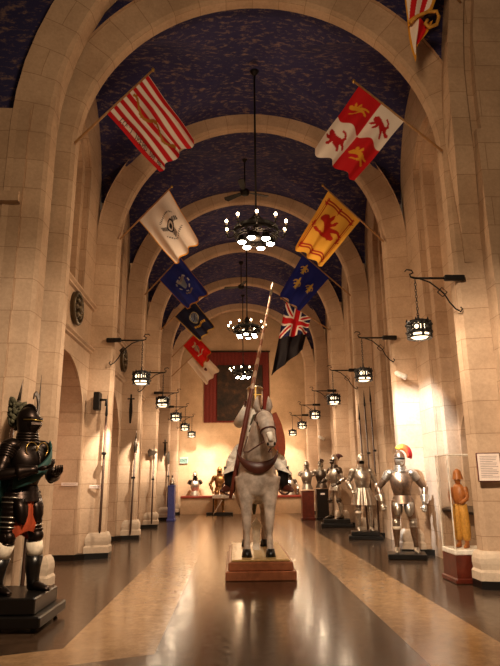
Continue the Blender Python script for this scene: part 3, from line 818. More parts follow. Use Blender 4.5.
# notice on the near right pier
t = thing('wall_notice', 'pale framed notice on the near right pier above glass case', 'sign', (2.93, 7.645, 1.50), R(-11))
MB().box((-.15, -.02, -.185), (.15, .02, .185), .006).build('frame', 'mahogany', t)
MB().box((-.138, -.024, -.172), (.138, -.019, .172)).build('sheet', 'paper', t)
m = MB()
for i in range(13): m.box((-.11, -.026, .135-i*.022), (.11-(.06 if i % 4 == 3 else 0)-.01*(i % 3), -.0245, .141-i*.022))
m.build('print', 'ink', t)

# ------------------------------------------------------------------ horse and rider
hx, hy = -.045, 9.62
t = stepped_plinth('rosy wooden stepped plinth under the grey horse', (-.03, 9.86, 0), 0, [(1.0, 2.55, .125), (.92, 2.45, .115), (.84, 2.36, .03)], ['oak', 'oak', 'oak_top'], group=None, name='horse_plinth')
PZ = .27
def remesh(o, vox, smooth=6):
    r = o.modifiers.new('union', 'REMESH'); r.mode = 'VOXEL'; r.voxel_size = vox; r.use_smooth_shade = True
    s = o.modifiers.new('soften', 'SMOOTH'); s.iterations = smooth; s.factor = .5
HS = thing('horse', 'life size grey horse mannequin facing the camera on wooden plinth', 'horse', (hx, hy, PZ))
m = MB()
m.loft([(0, -.70, 1.16, .10, .14), (0, -.64, 1.14, .21, .27), (0, -.5, 1.12, .285, .36), (0, -.28, 1.12, .31, .40), (0, .0, 1.12, .32, .385), (0, .35, 1.13, .335, .37), (0, .62, 1.17, .325, .36), (0, .86, 1.19, .27, .31), (0, 1.0, 1.18, .16, .2), (0, 1.05, 1.17, .06, .08)], 24, True, 'y')
m.tube([(0, -.30, 1.20), (0, -.52, 1.42), (.015, -.70, 1.66), (.045, -.82, 1.90), (.08, -.86, 2.02)], [.31, .23, .17, .14, .12], 18)
HD = [(.075, -.80, 2.05), (.09, -.92, 2.00), (.12, -1.01, 1.88), (.155, -1.08, 1.73), (.175, -1.11, 1.62), (.18, -1.12, 1.55)]
m.tube(HD, [.10, .13, .122, .092, .086, .062], 16)
m.ball((.10, -.92, 1.88), (.085, .115, .13), 14, 9)
for s in (-1, 1):
    m.tube([(s*.19, -.48, 1.15), (s*.185, -.50, .92), (s*.178, -.53, .72), (s*.172, -.55, .50), (s*.170, -.55, .44), (s*.170, -.55, .30), (s*.172, -.555, .17), (s*.175, -.60, .08), (s*.175, -.62, .05)], [.17, .135, .095, .072, .066, .045, .055, .05, .06], 14)
    ox = .02
    m.tube([(s*.19, .72, 1.15), (s*.20, .70, .92), (s*.185, .78, .74), (s*.165, .93, .58), (s*.16, .94, .50), (s*.16, .90, .32), (s*.16, .88, .18), (s*.16, .83, .09), (s*.16, .81, .05)], [.24, .185, .13, .075, .066, .048, .056, .05, .06], 14)
b = m.build('body', 'horse', HS); remesh(b, .022, 5)
for s in (-1, 1):
    MB().tube([(.08+s*.075, -.83, 2.10), (.08+s*.10, -.85, 2.18), (.08+s*.095, -.85, 2.27), (.08+s*.085, -.84, 2.34)], [.04, .05, .034, .004], 10).build('ear', 'horse', HS)
    MB().ball((.105+s*.108, -.985, 1.92), (.02, .028, .03), 12, 8).build('eye', 'void', HS)
    MB().ball((.178+s*.048, -1.165, 1.60), (.018, .022, .026), 10, 7).build('nostril', 'void', HS)
    for y, x in ((-.62, .175), (.81, .16)):
        MB().loft([(s*x, y-.01, 0, .078, .09), (s*x, y, .05, .07, .08), (s*x, y+.015, .11, .058, .064)], 16).build('hoof', 'black', HS)
m = MB(); rs = []
for i in range(14):
    u = i/13; y = -.80+.62*u; z = 2.10-.62*u-.0*u
    m.tube([(.01+.03*(1-u), y+.03, z-.02), (-.05, y+.04, z-.06), (-.12+.02*sin(i*2), y, z-.20)], [.03, .035, .006], 6)
m.build('mane', 'feather_grey', HS)
MB().tube([(0, 1.03, 1.28), (0, 1.16, 1.15), (0, 1.2, .85), (0, 1.17, .5)], [.05, .08, .085, .02], 10).build('tail', 'feather_grey', HS)
# bridle: headstall, noseband, reins
br = MB()
def ringat(c, d, r, w, n=16):
    d = Vector(d).normalized(); a = Vector((1, 0, 0)); a = (a-d*a.dot(d)).normalized(); b = d.cross(a)
    P = [Vector(c)+(a*cos(2*pi*k/n)+b*sin(2*pi*k/n))*r for k in range(n+1)]
    br.tube(P, w, 6)
ringat((.137, -1.045, 1.80), (.03, -.06, -.14), .114, .013); ringat((.085, -.88, 1.99), (.02, -.1, -.06), .136, .013)
for s in (-1, 1): br.tube([(.085+s*.132, -.88, 1.99), (.12+s*.122, -1.0, 1.88), (.137+s*.11, -1.045, 1.80), (.17+s*.085, -1.10, 1.64)], .010, 6)
br.build('bridle', 'leather', HS)
MB().tube([(.15, -1.165, 1.76), (.172, -1.195, 1.64)], [.045, .034], 8).build('nose_patch', 'white', HS)
m = MB()
for s in (-1, 1): m.tube([(.17+s*.085, -1.10, 1.64), (s*.15, -.85, 1.50), (s*.22, -.55, 1.52), (s*.14, -.1, 1.78)], .011, 6)
m.build('reins', 'leather', HS)
m = MB(); rs = []
for i in range(25):
    a = R(180+180*i/24); x = .315*cos(a); zc = 1.56+.29*sin(a); yb = -.44-.285*sqrt(max(0, 1-(x/.37)**2))
    hh = .035+.055*sin(pi*i/24)**2
    rs.append([(x, yb, zc+hh), (x*1.02, yb-.016, zc+hh-.006), (x*1.02, yb-.020, zc-hh+.006), (x, yb-.005, zc-hh)])
m.rings(rs, True); m.build('breast_collar', 'leather', HS)
m = MB().loft([(0, -.12, 1.50, .20, .06), (0, .0, 1.50, .24, .10), (0, .3, 1.5, .25, .10), (0, .48, 1.52, .22, .10), (0, .52, 1.55, .2, .12)], 18, True, 'y'); m.build('saddle', 'leather', HS)
m = MB().prism([(-.05, 0), (.05, 0), (.06, .32), (.10, .36), (0, .50), (-.10, .36), (-.06, .32)], .25, .35)
m.build('support_post', 'paint_white', HS)

RD = thing('mounted_knight', 'person in white surcoat and steel great helm riding the grey horse', 'person', (hx, hy+.12, PZ))
m = MB()
m.loft([(0, .02, 1.52, .22, .18), (0, .02, 1.62, .21, .165), (0, .01, 1.75, .19, .145), (0, 0, 1.90, .215, .155), (0, 0, 2.05, .235, .15), (0, 0, 2.15, .21, .125), (0, 0, 2.22, .11, .09), (0, 0, 2.30, .07, .07)], 24)
for s in (-1, 1): m.tube([(s*.10, .0, 1.60), (s*.25, -.10, 1.55), (s*.385, -.27, 1.40)], [.15, .135, .10], 14); m.tube([(s*.385, -.27, 1.40), (s*.43, -.24, 1.22), (s*.44, -.18, 1.0)], [.10, .085, .055], 14)
b = m.build('body', 'white', RD); remesh(b, .02, 5)
for s in (-1, 1):
    rs = []
    for u, e in ((0, .0), (.35, .02), (.7, .05), (1, .09)):
        ring = []
        for i in range(20):
            a = 2*pi*i/20; c = Vector((s*.24, -.06, 1.60)).lerp(Vector((s*.43, -.22, 1.22)), u); r = .16+.02*u+.012*cos(5*a)*u
            ring.append((c.x+r*.75*cos(a), c.y+r*1.25*sin(a), c.z+.05*cos(a)*s*-1))
        rs.append(ring)
    MB().rings(rs, False).build('surcoat_skirt', 'white', RD)
    MB().tube([(s*.425, -.25, 1.30), (s*.435, -.225, 1.15), (s*.44, -.18, .97)], [.098, .088, .062], 14).build('hose_leg', 'hose', RD)
    m = MB().loft([(s*.42, -.12, .98, .055, .065), (s*.44, -.18, .98, .065, .07), (s*.50, -.27, .955, .06, .05), (s*.54, -.35, .935, .045, .034), (s*.555, -.39, .93, .012, .012)], 14, True, 'y')
    m.tube([(s*.44, -.17, 1.10), (s*.44, -.17, .98)], [.075, .066], 14); m.build('boot', 'leather', RD)
    m = MB().torus((s*.45, -.22, .97), .10, .014, 'y', 18, 6); m.tube([(s*.45, -.22, 1.07), (s*.36, -.1, 1.5)], .014, 6); m.build('stirrup', 'leather', RD)
# arms
for s, el, hd in ((-1, (-.30, -.13, 1.99), (-.115, -.34, 2.30)), (1, (.38, -.10, 1.90), (.22, -.34, 1.86))):
    m = MB().tube([(s*.20, 0, 2.13), ((s*.20+el[0])/2, (el[1])/2, (2.13+el[2])/2+.01), el], [.095, .088, .078], 14)
    e0 = Vector(el); e1 = Vector(hd); m.tube([e0, e0.lerp(e1, .5), e0.lerp(e1, .88)], [.08, .078, .068], 14)
    m.build('sleeve', 'white', RD)
    g = MB(); dr = (e1-e0).normalized(); g.ball(e1, (.042, .05, .045), 12, 8)
    if s < 0:
        for i in range(4):
            z = e1.z+.036-.024*i
            g.tube([(e1.x-.005, e1.y-.03, z), (e1.x-.05, e1.y-.05, z), (e1.x-.075, e1.y-.02, z), (e1.x-.06, e1.y+.01, z)], [.0125, .012, .011, .009], 7)
        g.tube([(e1.x+.02, e1.y-.03, e1.z), (e1.x-.0, e1.y-.065, e1.z+.02), (e1.x-.035, e1.y-.075, e1.z+.01)], [.014, .012, .01], 7)
    else:
        for i in range(4):
            x = e1.x+.03-.02*i
            g.tube([(x, e1.y-.03, e1.z+.02), (x-.01, e1.y-.065, e1.z+.005), (x-.01, e1.y-.06, e1.z-.025), (x, e1.y-.035, e1.z-.03)], [.0125, .012, .011, .009], 7)
        g.tube([(e1.x-.03, e1.y, e1.z), (e1.x-.05, e1.y-.03, e1.z+.015), (e1.x-.035, e1.y-.06, e1.z+.02)], [.014, .012, .01], 7)
    g.build('hand', 'leather', RD)
m = MB().loft([(0, -.01, 2.27, .10, .115), (0, -.015, 2.32, .125, .145), (0, -.01, 2.44, .132, .152), (0, -.005, 2.54, .135, .15), (0, 0, 2.615, .128, .14), (0, 0, 2.63, .10, .11)], 24)
hm = m.build('great_helm', 'brown_steel', RD)
MB().loft([(0, 0, 2.612, .131, .143), (0, 0, 2.625, .131, .143), (0, 0, 2.645, .10, .11), (0, 0, 2.65, .02, .02)], 24).build('crown_plate', 'steel', hm)
m = MB(); m.box((-.012, -.172, 2.30), (.012, -.150, 2.61)); m.box((-.10, -.162, 2.475), (.10, -.135, 2.49)); m.torus((0, 0, 2.60), .135, .008, 'z', 24, 6); m.build('cross_band', 'brass', hm)
m = MB()
for s in (-1, 1): m.box((s*.03-.002 if s > 0 else -.085, -.160, 2.497), (.085 if s > 0 else -.028, -.135, 2.512))
m.build('eye_slit', 'void', hm)
# shield on the rider's left arm
t = thing('heater_shield', 'rust red pointed shield on the rider\'s left arm', 'shield', (hx+.27, hy-.34, PZ+1.84), R(38))
t.rotation_euler = (R(-5), R(-24), R(30))
rs = []; P = [(-.2, .26), (.2, .26), (.20, .05), (.15, -.16), (.07, -.32), (0, -.42), (-.07, -.32), (-.15, -.16), (-.20, .05)]
MB().rings([[(x, .25*x*x*4*.3-.012, z) for x, z in P], [(x, .25*x*x*4*.3+.012, z) for x, z in P]], True, False).build('face', plain('rust_painted_shield', (150, 64, 34), .45), t)
m = MB(); m.tube([(x, .3*x*x, z) for x, z in P+P[:1]], .012, 6); m.build('rim', 'brass', t)
# lance
LB = Vector((hx-.42, hy-.34, PZ+.82)); LT = Vector((.27, 9.32, 4.66))
t = thing('lance', 'long spiral painted lance held upright by the mounted knight', 'lance', LB)
t.rotation_euler = (LT-LB).to_track_quat('Z', 'Y').to_euler(); L = (LT-LB).length
MB().tube([(0, 0, 0), (0, 0, .3), (0, 0, 1.2), (0, 0, 1.6), (0, 0, L-.25)], [.026, .034, .042, .036, .016], 12).build('shaft', 'lance', t)
MB().tube([(0, 0, L-.25), (0, 0, L-.2), (0, 0, L)], [.02, .024, .002], 10).build('tip', 'steel', t)

# ------------------------------------------------------------------ lanterns on brackets
def lantern_bracket(label, loc, s):
    """Origin at the pier end of the arm; the arm runs towards the nave (-s in x)."""
    t = thing('wall_lantern', label, 'lantern', loc, 0, 'iron lanterns on the %s piers' % ('right' if s > 0 else 'left'))
    D = -s
    m = MB().box((min(D*-.05, D*.24), -.035, -.035), (max(D*-.05, D*.24), .035, .045), .008); m.build('mounting_block', 'iron', t)
    m = MB().tube([(D*.2, 0, 0), (D*.67, 0, 0)], .017, 8)
    P = [(D*(.67+.05*sin(a)), 0, .04-.04*cos(a)+.02*a) for a in [pi*1.5*i/12 for i in range(13)]]
    m.tube([(D*.67, 0, 0), (D*.73, 0, .02), (D*.74, 0, .06), (D*.69, 0, .08), (D*.71, 0, .12), (D*.78, 0, .13), (D*.81, 0, .10)], [.016, .014, .012, .011, .011, .010, .008], 8)
    m.build('arm', 'iron', t)
    m = MB().tube([(D*.60, 0, -.01), (D*.46, 0, -.06), (D*.33, 0, -.17), (D*.26, 0, -.24), (D*.20, 0, -.36), (D*.12, 0, -.46), (D*.05, 0, -.50), (D*.02, 0, -.46), (D*.05, 0, -.43)], .011, 8)
    c = (D*.29, 0, -.21)
    m.tube([(c[0]-.07, 0, c[2]), (c[0], 0, c[2]+.07), (c[0]+.07, 0, c[2]), (c[0], 0, c[2]-.07), (c[0]-.07, 0, c[2])], .009, 6)
    m.build('scroll_brace', 'iron', t)
    x = D*.67; m = MB(); z = -.03
    for i in range(12):
        P = []
        for k in range(11):
            a = 2*pi*k/10; u, w = .014*cos(a), .03*sin(a)
            P.append((x+u, 0, z-.02+w) if i % 2 else (x, u, z-.02+w))
        m.tube(P, .005, 5); z -= .045
    m.build('chain', 'iron', t)
    zt = z; r = .155; h = .23
    m = MB()
    m.tube([(x, 0, zt+.02), (x, 0, zt-.03), (x, 0, zt-.05)], [.008, .02, .05], 8)
    m.loft([(x, 0, zt-.04, .03, .03), (x, 0, zt-.06, .11, .11), (x, 0, zt-.08, r+.01, r+.01), (x, 0, zt-.11, r+.01, r+.01)], 18, False)
    for a in range(6):
        an = a*pi/3+pi/6; px, py = x+r*cos(an), r*sin(an); m.box((px-.016, py-.016, zt-.08-h), (px+.016, py+.016, zt-.08))
        an = a*pi/3; c2 = (x+r*cos(an), r*sin(an))
        tx, ty = -sin(an), cos(an)
        m.box((c2[0]-.012, c2[1]-.012, zt-.24), (c2[0]+.012, c2[1]+.012, zt-.12)) if a % 2 else None
        P = [(c2[0]+tx*.042*cos(b), c2[1]+ty*.042*cos(b), zt-.18+.045*sin(b)) for b in [2*pi*i/12 for i in range(13)]]
        m.tube(P, .014, 6)
        for e in (-1, 1):
            for zz in (-.125, -.235): m.ball((c2[0]+tx*.055*e, c2[1]+ty*.055*e, zt+zz), (.026, .026, .024), 8, 6)
        # crest points around the top and bottom bands
        m.tube([(x+(r+.01)*cos(an), (r+.01)*sin(an), zt-.09), (x+(r+.015)*cos(an), (r+.015)*sin(an), zt-.045)], [.02, .003], 6)
    m.torus((x, 0, zt-.11), r+.006, .016, 'z', 24, 6); m.torus((x, 0, zt-.245), r+.004, .022, 'z', 24, 6); m.torus((x, 0, zt-.08-h), r+.008, .014, 'z', 24, 6)
    m.build('cage', 'iron', t)
    m = MB().loft([(x, 0, zt-.095, .06, .06), (x, 0, zt-.12, r-.03, r-.03), (x, 0, zt-.08-h+.02, r-.03, r-.03), (x, 0, zt-.08-h-.005, r-.06, r-.06)], 18); m.build('glass', 'lampglass', t)
    return t, (x, zt-.36)
ZL_R, ZL_L = 4.15, 4.10
lr, (lx, lz) = lantern_bracket('nearest right iron lantern on a scrolled wall bracket', (2.86, YK[0]-.12, ZL_R), 1)
LPOS = [(2.86+lx, YK[0]-.12, ZL_R+lz)]
ordR = ['second right iron lantern, above the flame plumed armor', 'third right iron lantern, above three pikes', 'fourth iron lantern along the right piers', 'fifth iron lantern along the right piers', 'sixth and farthest iron lantern along the right piers']
for k in range(1, 6):
    dup(lr, (2.86, YK[k]-.12, ZL_R), None, ordR[k-1]); LPOS.append((2.86+lx, YK[k]-.12, ZL_R+lz))
ll, (lx2, lz2) = lantern_bracket('nearest left iron lantern, on the pier by the bronze roundel', (-2.90, YK[1]-.14, ZL_L), -1)
LPOS.append((-2.90+lx2, YK[1]-.14, ZL_L+lz2))
ordL = ['second iron lantern along the left piers', 'third iron lantern along the left piers', 'fourth iron lantern along the left piers', 'fifth and farthest iron lantern along the left piers']
for k in range(2, 6):
    dup(ll, (-2.90, YK[k]-.14, ZL_L), None, ordL[k-2]); LPOS.append((-2.90+lx2, YK[k]-.14, ZL_L+lz2))

# ------------------------------------------------------------------ chandeliers and fans
def chandelier(label, loc, drop):
    t = thing('chandelier', label, 'chandelier', loc, 0, 'iron ring chandeliers')
    MB().tube([(0, 0, .1), (0, 0, drop)], .018, 8).build('rod', 'iron', t)
    MB().loft([(0, 0, drop-.10, .02, .02), (0, 0, drop-.04, .07, .07), (0, 0, drop, .09, .09)], 16).build('ceiling_cap', 'iron', t)
    m = MB().torus((0, 0, 0), .40, .022, 'z', 40, 8); m.torus((0, 0, -.13), .36, .014, 'z', 40, 8)
    rs = [[(.40*cos(a), .40*sin(a), z) for a in [2*pi*i/40 for i in range(40)]] for z in (-.06, .07)]
    m.rings(rs, False)
    for i in range(10):
        a = 2*pi*i/10+.3; ca, sa = cos(a), sin(a)
        m.tube([(.40*ca, .40*sa, 0), (.47*ca, .47*sa, -.05), (.54*ca, .54*sa, -.03), (.56*ca, .56*sa, .03)], .011, 6)
        m.tube([(.56*ca, .56*sa, .02), (.56*ca, .56*sa, .035)], .04, 10)
        m.tube([(.38*ca, .38*sa, .05), (.2*ca, .2*sa, .15), (.04*ca, .04*sa, .32)], .009, 6)
        for e in (-1, 1):
            b = a+e*.14; m.torus((.36*cos(b), .36*sin(b), -.09), .04, .009, 'z', 12, 5)
    m.loft([(0, 0, .38, .03, .03), (0, 0, .30, .07, .07), (0, 0, .12, .05, .05), (0, 0, -.05, .06, .06), (0, 0, -.12, .12, .12), (0, 0, -.15, .03, .03)], 16)
    m.build('iron_ring', 'iron', t)
    for i in range(10):
        a = 2*pi*i/10+.3; ca, sa = cos(a), sin(a)
        MB().tube([(.56*ca, .56*sa, .035), (.56*ca, .56*sa, .10)], .016, 8).build('candle_sleeve', 'cream', t)
        MB().ball((.56*ca, .56*sa, .13), (.026, .026, .036), 10, 7).build('bulb', 'bulb', t)
    for i in range(6):
        a = 2*pi*i/6+.15; r = .26; ca, sa = cos(a), sin(a)
        m = MB().loft([(r*ca, r*sa, -.10, .05, .05), (r*ca, r*sa, -.16, .075, .075), (r*ca, r*sa, -.22, .085, .085)], 14, False); f_ = m.build('flood_lamp', 'iron', t)
        MB().ball((r*ca, r*sa, -.215), (.072, .072, .035), 12, 7).build('lens', 'flood', f_)
    return t
CH = [(0, YK[0]+1.775, 5.72), (0, YK[2]+1.775, 5.78), (0, YK[4]+1.775, 5.78)]
c0 = chandelier('nearest iron ring chandelier with lit candle bulbs', CH[0], 3.4)
dup(c0, CH[1], .2, 'middle iron ring chandelier down the hall')
dup(c0, CH[2], .5, 'farthest chandelier, in front of the dark tapestry')

def fan(label, loc):
    t = thing('ceiling_fan', label, 'ceiling fan', loc, 0, 'black ceiling fans')
    MB().tube([(0, 0, 0), (0, 0, .95)], .018, 8).build('rod', 'iron', t)
    MB().loft([(0, 0, -.10, .05, .05), (0, 0, -.06, .11, .11), (0, 0, .03, .12, .12), (0, 0, .09, .04, .04)], 16).build('motor', 'iron', t)
    MB().loft([(0, 0, .85, .03, .03), (0, 0, .93, .09, .09), (0, 0, .98, .09, .09)], 14).build('ceiling_cap', 'iron', t)
    for i in range(3):
        a = 2*pi*i/3+R(20); m = MB()
        pts = [(.10, -.03), (.2, -.06), (.62, -.08), (.66, 0), (.62, .08), (.2, .05), (.10, .03)]
        m.rings([[(x*cos(a)-y*sin(a), x*sin(a)+y*cos(a), z+y*.25) for x, y in pts] for z in (-.01, .004)], True, False)
        m.build('blade', 'iron', t)
    return t
f0 = fan('nearer black ceiling fan behind the nearest chandelier rod', (-.12, YK[1]+1.775, 8.42))
dup(f0, (-.12, YK[3]+1.775, 8.35), .4, 'farther black ceiling fan above the middle chandelier')

# ------------------------------------------------------------------ flags
FONT = {'D': '11110 10001 10001 10001 10001 10001 11110', 'O': '01110 10001 10001 10001 10001 10001 01110', 'N': '10001 11001 10101 10101 10011 10001 10001',
        'T': '11111 00100 00100 00100 00100 00100 00100', 'R': '11110 10001 10001 11110 10100 10010 10001', 'E': '11111 10000 10000 11110 10000 10000 11111',
        'A': '01110 10001 10001 11111 10001 10001 10001', 'M': '10001 11011 10101 10101 10001 10001 10001', "'": '00100 00100 00000 00000 00000 00000 00000', ' ': '00000 00000 00000 00000 00000 00000 00000'}
FONT = {k: v.split() for k, v in FONT.items()}
def textbit(s, x, y):
    n = len(s)*6; i = int(x*n); j = int((1-y)*7)
    if not (0 <= i < n and 0 <= j < 7) or i % 6 == 5: return False
    return FONT[s[i//6]][j][i % 6] == '1'
def inpoly(P, x, y):
    c = False; j = len(P)-1
    for i in range(len(P)):
        if (P[i][1] > y) != (P[j][1] > y) and x < (P[j][0]-P[i][0])*(y-P[i][1])/(P[j][1]-P[i][1])+P[i][0]: c = not c
        j = i
    return c
LION = [(.30, .02), (.42, .05), (.44, .2), (.50, .32), (.58, .2), (.68, .03), (.80, .05), (.74, .14), (.68, .3), (.66, .42), (.62, .55), (.78, .5), (.9, .56), (.86, .62), (.72, .62), (.66, .68), (.84, .74), (.92, .84), (.82, .84), (.66, .8), (.66, .9), (.56, .99), (.42, .97), (.36, .88), (.36, .74), (.34, .6), (.30, .48), (.2, .5), (.12, .6), (.14, .75), (.06, .8), (.03, .62), (.1, .44), (.24, .36), (.3, .25), (.24, .12)]
def lion(u, v, cu, cv, w, h, U, V, tilt=0.0, flip=1):
    # U, V: how the fly and the hoist directions lie as the flag hangs, so the beast stands nearly upright
    du, dv = u-cu, v-cv; x = du*U[0]+dv*V[0]; y = du*U[1]+dv*V[1]
    x, y = x*cos(tilt)+y*sin(tilt), -x*sin(tilt)+y*cos(tilt)
    return inpoly(LION, x/w*flip+.48, y/h+.5)
def fleur(x, y):
    x = abs(x)
    if y > -.15 and y < .95 and x < .19*sin(pi*min(1, max(0, (y+.15)/1.1)))**.8: return True
    if -.22 < y < -.08 and x < .34: return True
    if y <= -.2 and y > -.75 and x < .16*(1+y)+.02: return True
    d = math.hypot(x-.42, y-.12)
    if .16 < d < .36 and (x < .5 or y > .1): return True
    if -.7 < y < -.2 and abs(x-.32*(-y)) < .08: return True
    return False
RED, WHT, GLD, NVY, BLK = (208, 26, 36), (252, 240, 232), (236, 168, 56), (34, 40, 104), (20, 18, 26)
def seg(px, py, a, b, w):
    ax, ay = a; bx, by = b; dx, dy = bx-ax, by-ay; t = max(0, min(1, ((px-ax)*dx+(py-ay)*dy)/(dx*dx+dy*dy)))
    return math.hypot(px-ax-t*dx, py-ay-t*dy) < w
# u runs from hoist (0) to fly (1); v from the pole's wall end (0) to its tip (1)
def jack(u, v):
    c = RED if int(v*13) % 2 == 0 else WHT
    sn = .52+.07*sin(u*15)
    if .06 < u < .93 and abs(v-sn) < .026+.012*(u > .85): c = (180, 124, 48)
    if .18 < u < .95 and .085 < v < .175 and textbit("DON'T TREAD ON ME", 1-(u-.18)/.77 if False else (u-.18)/.77, (v-.085)/.09): c = (50, 32, 34)
    return c
def guard(u, v):
    c = WHT
    x, y = (u-.46)*1.35, v-.55; r = math.hypot(x, y)
    if .085 < r < .12 or (r < .05): c = (44, 40, 56)
    wx = abs(y)
    if abs(x+.02) < .05+.0*wx and .1 < wx < .24 and (int((wx+x)*60) % 3): c = (44, 40, 56)
    if .11 < x < .24 and abs(y) < .07 and int(u*70+v*30) % 3: c = (50, 44, 60)
    for rr, a0, a1 in ((.27, 2.3, 4.0), (.30, -.9, .9)):
        a = math.atan2(y, x)
        if a < 0 and a0 > 1.5: a += 2*pi
        if abs(r-rr) < .022 and a0 < a < a1 and int(a*13) % 2: c = (60, 52, 70)
    if u > .975 or v < .02 or v > .985: c = GLD
    return c
def crest(u, v):
    c = (38, 50, 140)
    x, y = (u-.48)*1.3, v-.52; r = math.hypot(x, y)
    if abs(x) < .11 and abs(y) < .10*(1.25-abs(x+.1)*2.5): c = (150, 160, 178)
    if abs(x+.13) < .045 and abs(y) < .17 and int((x*3+y)*50) % 3: c = (190, 180, 160)
    if .20 < r < .24 and int(math.atan2(y, x)*2.4+20) % 2: c = (200, 200, 205)
    if .27 < x < .33 and abs(y) < .16 and int(v*60) % 3: c = (190, 160, 90)
    if u > .97 or v < .025 or v > .975: c = (180, 120, 50)
    return c
def navy(u, v):
    c = (22, 22, 48); x, y = (u-.42)*1.3, v-.55; r = math.hypot(x, y)
    if r < .20: c = (96, 104, 128)
    if r < .15: c = (150, 156, 166) if int((x+y*.4)*34) % 2 else (50, 60, 100)
    if .17 < r < .20: c = (176, 160, 120)
    if .29 < x < .37 and abs(y) < .27-.2*(x-.29): c = (190, 140, 50) if int(v*44) % 3 else (90, 60, 30)
    if u > .97 or v < .03 or v > .97: c = (170, 130, 60)
    return c
def corps(u, v):
    c = (226, 36, 30); x, y = (u-.45)*1.3, v-.5; r = math.hypot(x, y)
    if r < .15: c = (170, 150, 140)
    if seg(x, y, (-.28, .12), (.22, -.1), .022) or (abs(x+.2) < .05 and abs(y) < .16): c = (214, 190, 150)
    if .27 < x < .33 and abs(y) < .24: c = (226, 206, 170)
    if u > .97 or v < .03 or v > .97: c = (190, 130, 50)
    return c
def pale(u, v):
    c = (246, 226, 204)
    if v > .78 and u < .5: c = (196, 40, 34)
    if math.hypot((u-.62)*1.3, v-.5) < .08: c = (120, 70, 60)
    return c
def quarter(u, v):
    a, b = u < .5, v < .5
    c = WHT if a == b else RED
    U, V = (-45, -66), (-41, 36)
    for cu, cv in ((.26, .25), (.74, .75)):
        if lion(u, v, cu, cv, 20, 26, U, V, .25, -1): return (190, 26, 34)
    for cu, cv in ((.26, .75), (.74, .25)):
        if lion(u, v, cu, cv, 16, 20, U, V, .9, 1): return (240, 168, 50)
    return c
def rampant(u, v):
    c = (244, 186, 74)
    if lion(u, v, .46, .5, 27, 31, (-34, -52), (-29, 30), .35, 1): return (186, 38, 30)
    for e in (.10, .145):
        if (abs(u-e) < .010 or abs(u-(1-e)) < .010) and e < v < 1-e or (abs(v-e) < .012 or abs(v-(1-e)) < .012) and e < u < 1-e: c = (176, 50, 30)
    for cu in (.12, .5, .88):
        for cv in (.12, .5, .88):
            if (cu, cv) != (.5, .5) and fleur((v-cv)/.085, (u-cu)/.075): c = (176, 40, 30)
    return c
def lilies(u, v):
    c = (34, 44, 140)
    for cu, cv in ((.26, .72), (.52, .26), (.60, .68)):
        if fleur((v-cv)/.17, -(u-cu)/.16): c = (222, 184, 84)
    return c
def ensign(u, v):
    if u > .50: return (22, 16, 24)
    x, y = u/.50, v
    dx, dy = x-.5, y-.5
    d1, d2 = abs(dx-dy)*.7, abs(dx+dy)*.7
    c = (30, 34, 84)
    if min(d1, d2) < .085: c = WHT
    if min(d1, d2) < .035: c = RED
    if abs(dx) < .15 or abs(dy) < .15: c = WHT
    if abs(dx) < .09 or abs(dy) < .09: c = RED
    return c
def bars(u, v):
    c = RED if int(v*9) % 2 == 0 else WHT
    if u > .9 or v < .06 or v > .94: c = (226, 160, 50)
    return c

def flag(label, base, tip, hoist, corners, fn, amp=.05, waves=2.5, group='flags on angled poles', nu=110, nv=80, sag=0.0):
    """base/tip: pole ends; hoist: parameters along the pole where the cloth is tied; corners: fly corner by wall end, fly corner by tip."""
    b, tp = Vector(base), Vector(tip)
    t = thing('flag', label, 'flag', base, 0, group)
    MB().tube([(0, 0, 0), tp-b], [.02, .016], 8).build('pole', 'pole', t)
    d = (tp-b).normalized()
    MB().ball(tp-b+d*.03, (.028, .028, .035), 10, 7).build('finial', 'brass', t)
    A = b.lerp(tp, hoist[0]); B = b.lerp(tp, hoist[1]); C, D = Vector(corners[0]), Vector(corners[1])
    vs = []; cols = []
    for j in range(nv+1):
        v = j/nv
        for i in range(nu+1):
            u = i/nu
            p = A.lerp(B, v).lerp(C.lerp(D, v), u)
            w = amp*min(1, u*2.5)
            p = p+Vector((0, w*sin(2*pi*waves*v+1.3*u)+.6*w*sin(2*pi*1.7*(v-u*.7)), -sag*sin(pi*u)*(1-v)))
            p += (B-A)*(.03*sin(2*pi*waves*v+.8)*u)+(C-A)*(.025*sin(2*pi*(waves)*v)*u)
            vs.append(p-b); cols.append(lin(fn(u, v)))
    fs = [(j*(nu+1)+i, j*(nu+1)+i+1, (j+1)*(nu+1)+i+1, (j+1)*(nu+1)+i) for j in range(nv) for i in range(nu)]
    o = MB().add(vs, fs, True).build('cloth', 'flag', t)
    ca = o.data.color_attributes.new('Col', 'FLOAT_COLOR', 'POINT')
    ca.data.foreach_set('color', [x for c in cols for x in c])
    return t
flag('red and white striped flag with a snake, nearest on the left', (-2.80, 7.75, 6.31), (-1.69, 7.75, 7.59), (.40, .95), ((-1.52, 7.68, 5.79), (-.99, 7.68, 6.32)), jack, .05)
flag('white flag with dark eagle emblem and gold fringe, second on left', (-2.80, 11.30, 6.30), (-1.76, 11.30, 7.51), (.36, .96), ((-1.62, 11.22, 5.71), (-1.13, 11.22, 6.24)), guard, .06)
flag('royal blue flag with pale crest, third on left', (-2.80, 14.85, 6.24), (-1.79, 14.85, 7.44), (.36, .92), ((-1.66, 14.78, 5.81), (-1.08, 14.78, 6.27)), crest, .06)
flag('black navy flag with round seal, fourth on left', (-2.80, 18.40, 6.20), (-1.70, 18.40, 7.35), (.39, .94), ((-1.53, 18.33, 5.79), (-1.02, 18.33, 6.30)), navy, .05)
flag('scarlet flag with grey emblem, fifth on left', (-2.80, 21.90, 6.02), (-1.84, 21.90, 7.07), (.44, .92), ((-1.61, 21.84, 5.58), (-1.27, 21.84, 6.25)), corps, .05)
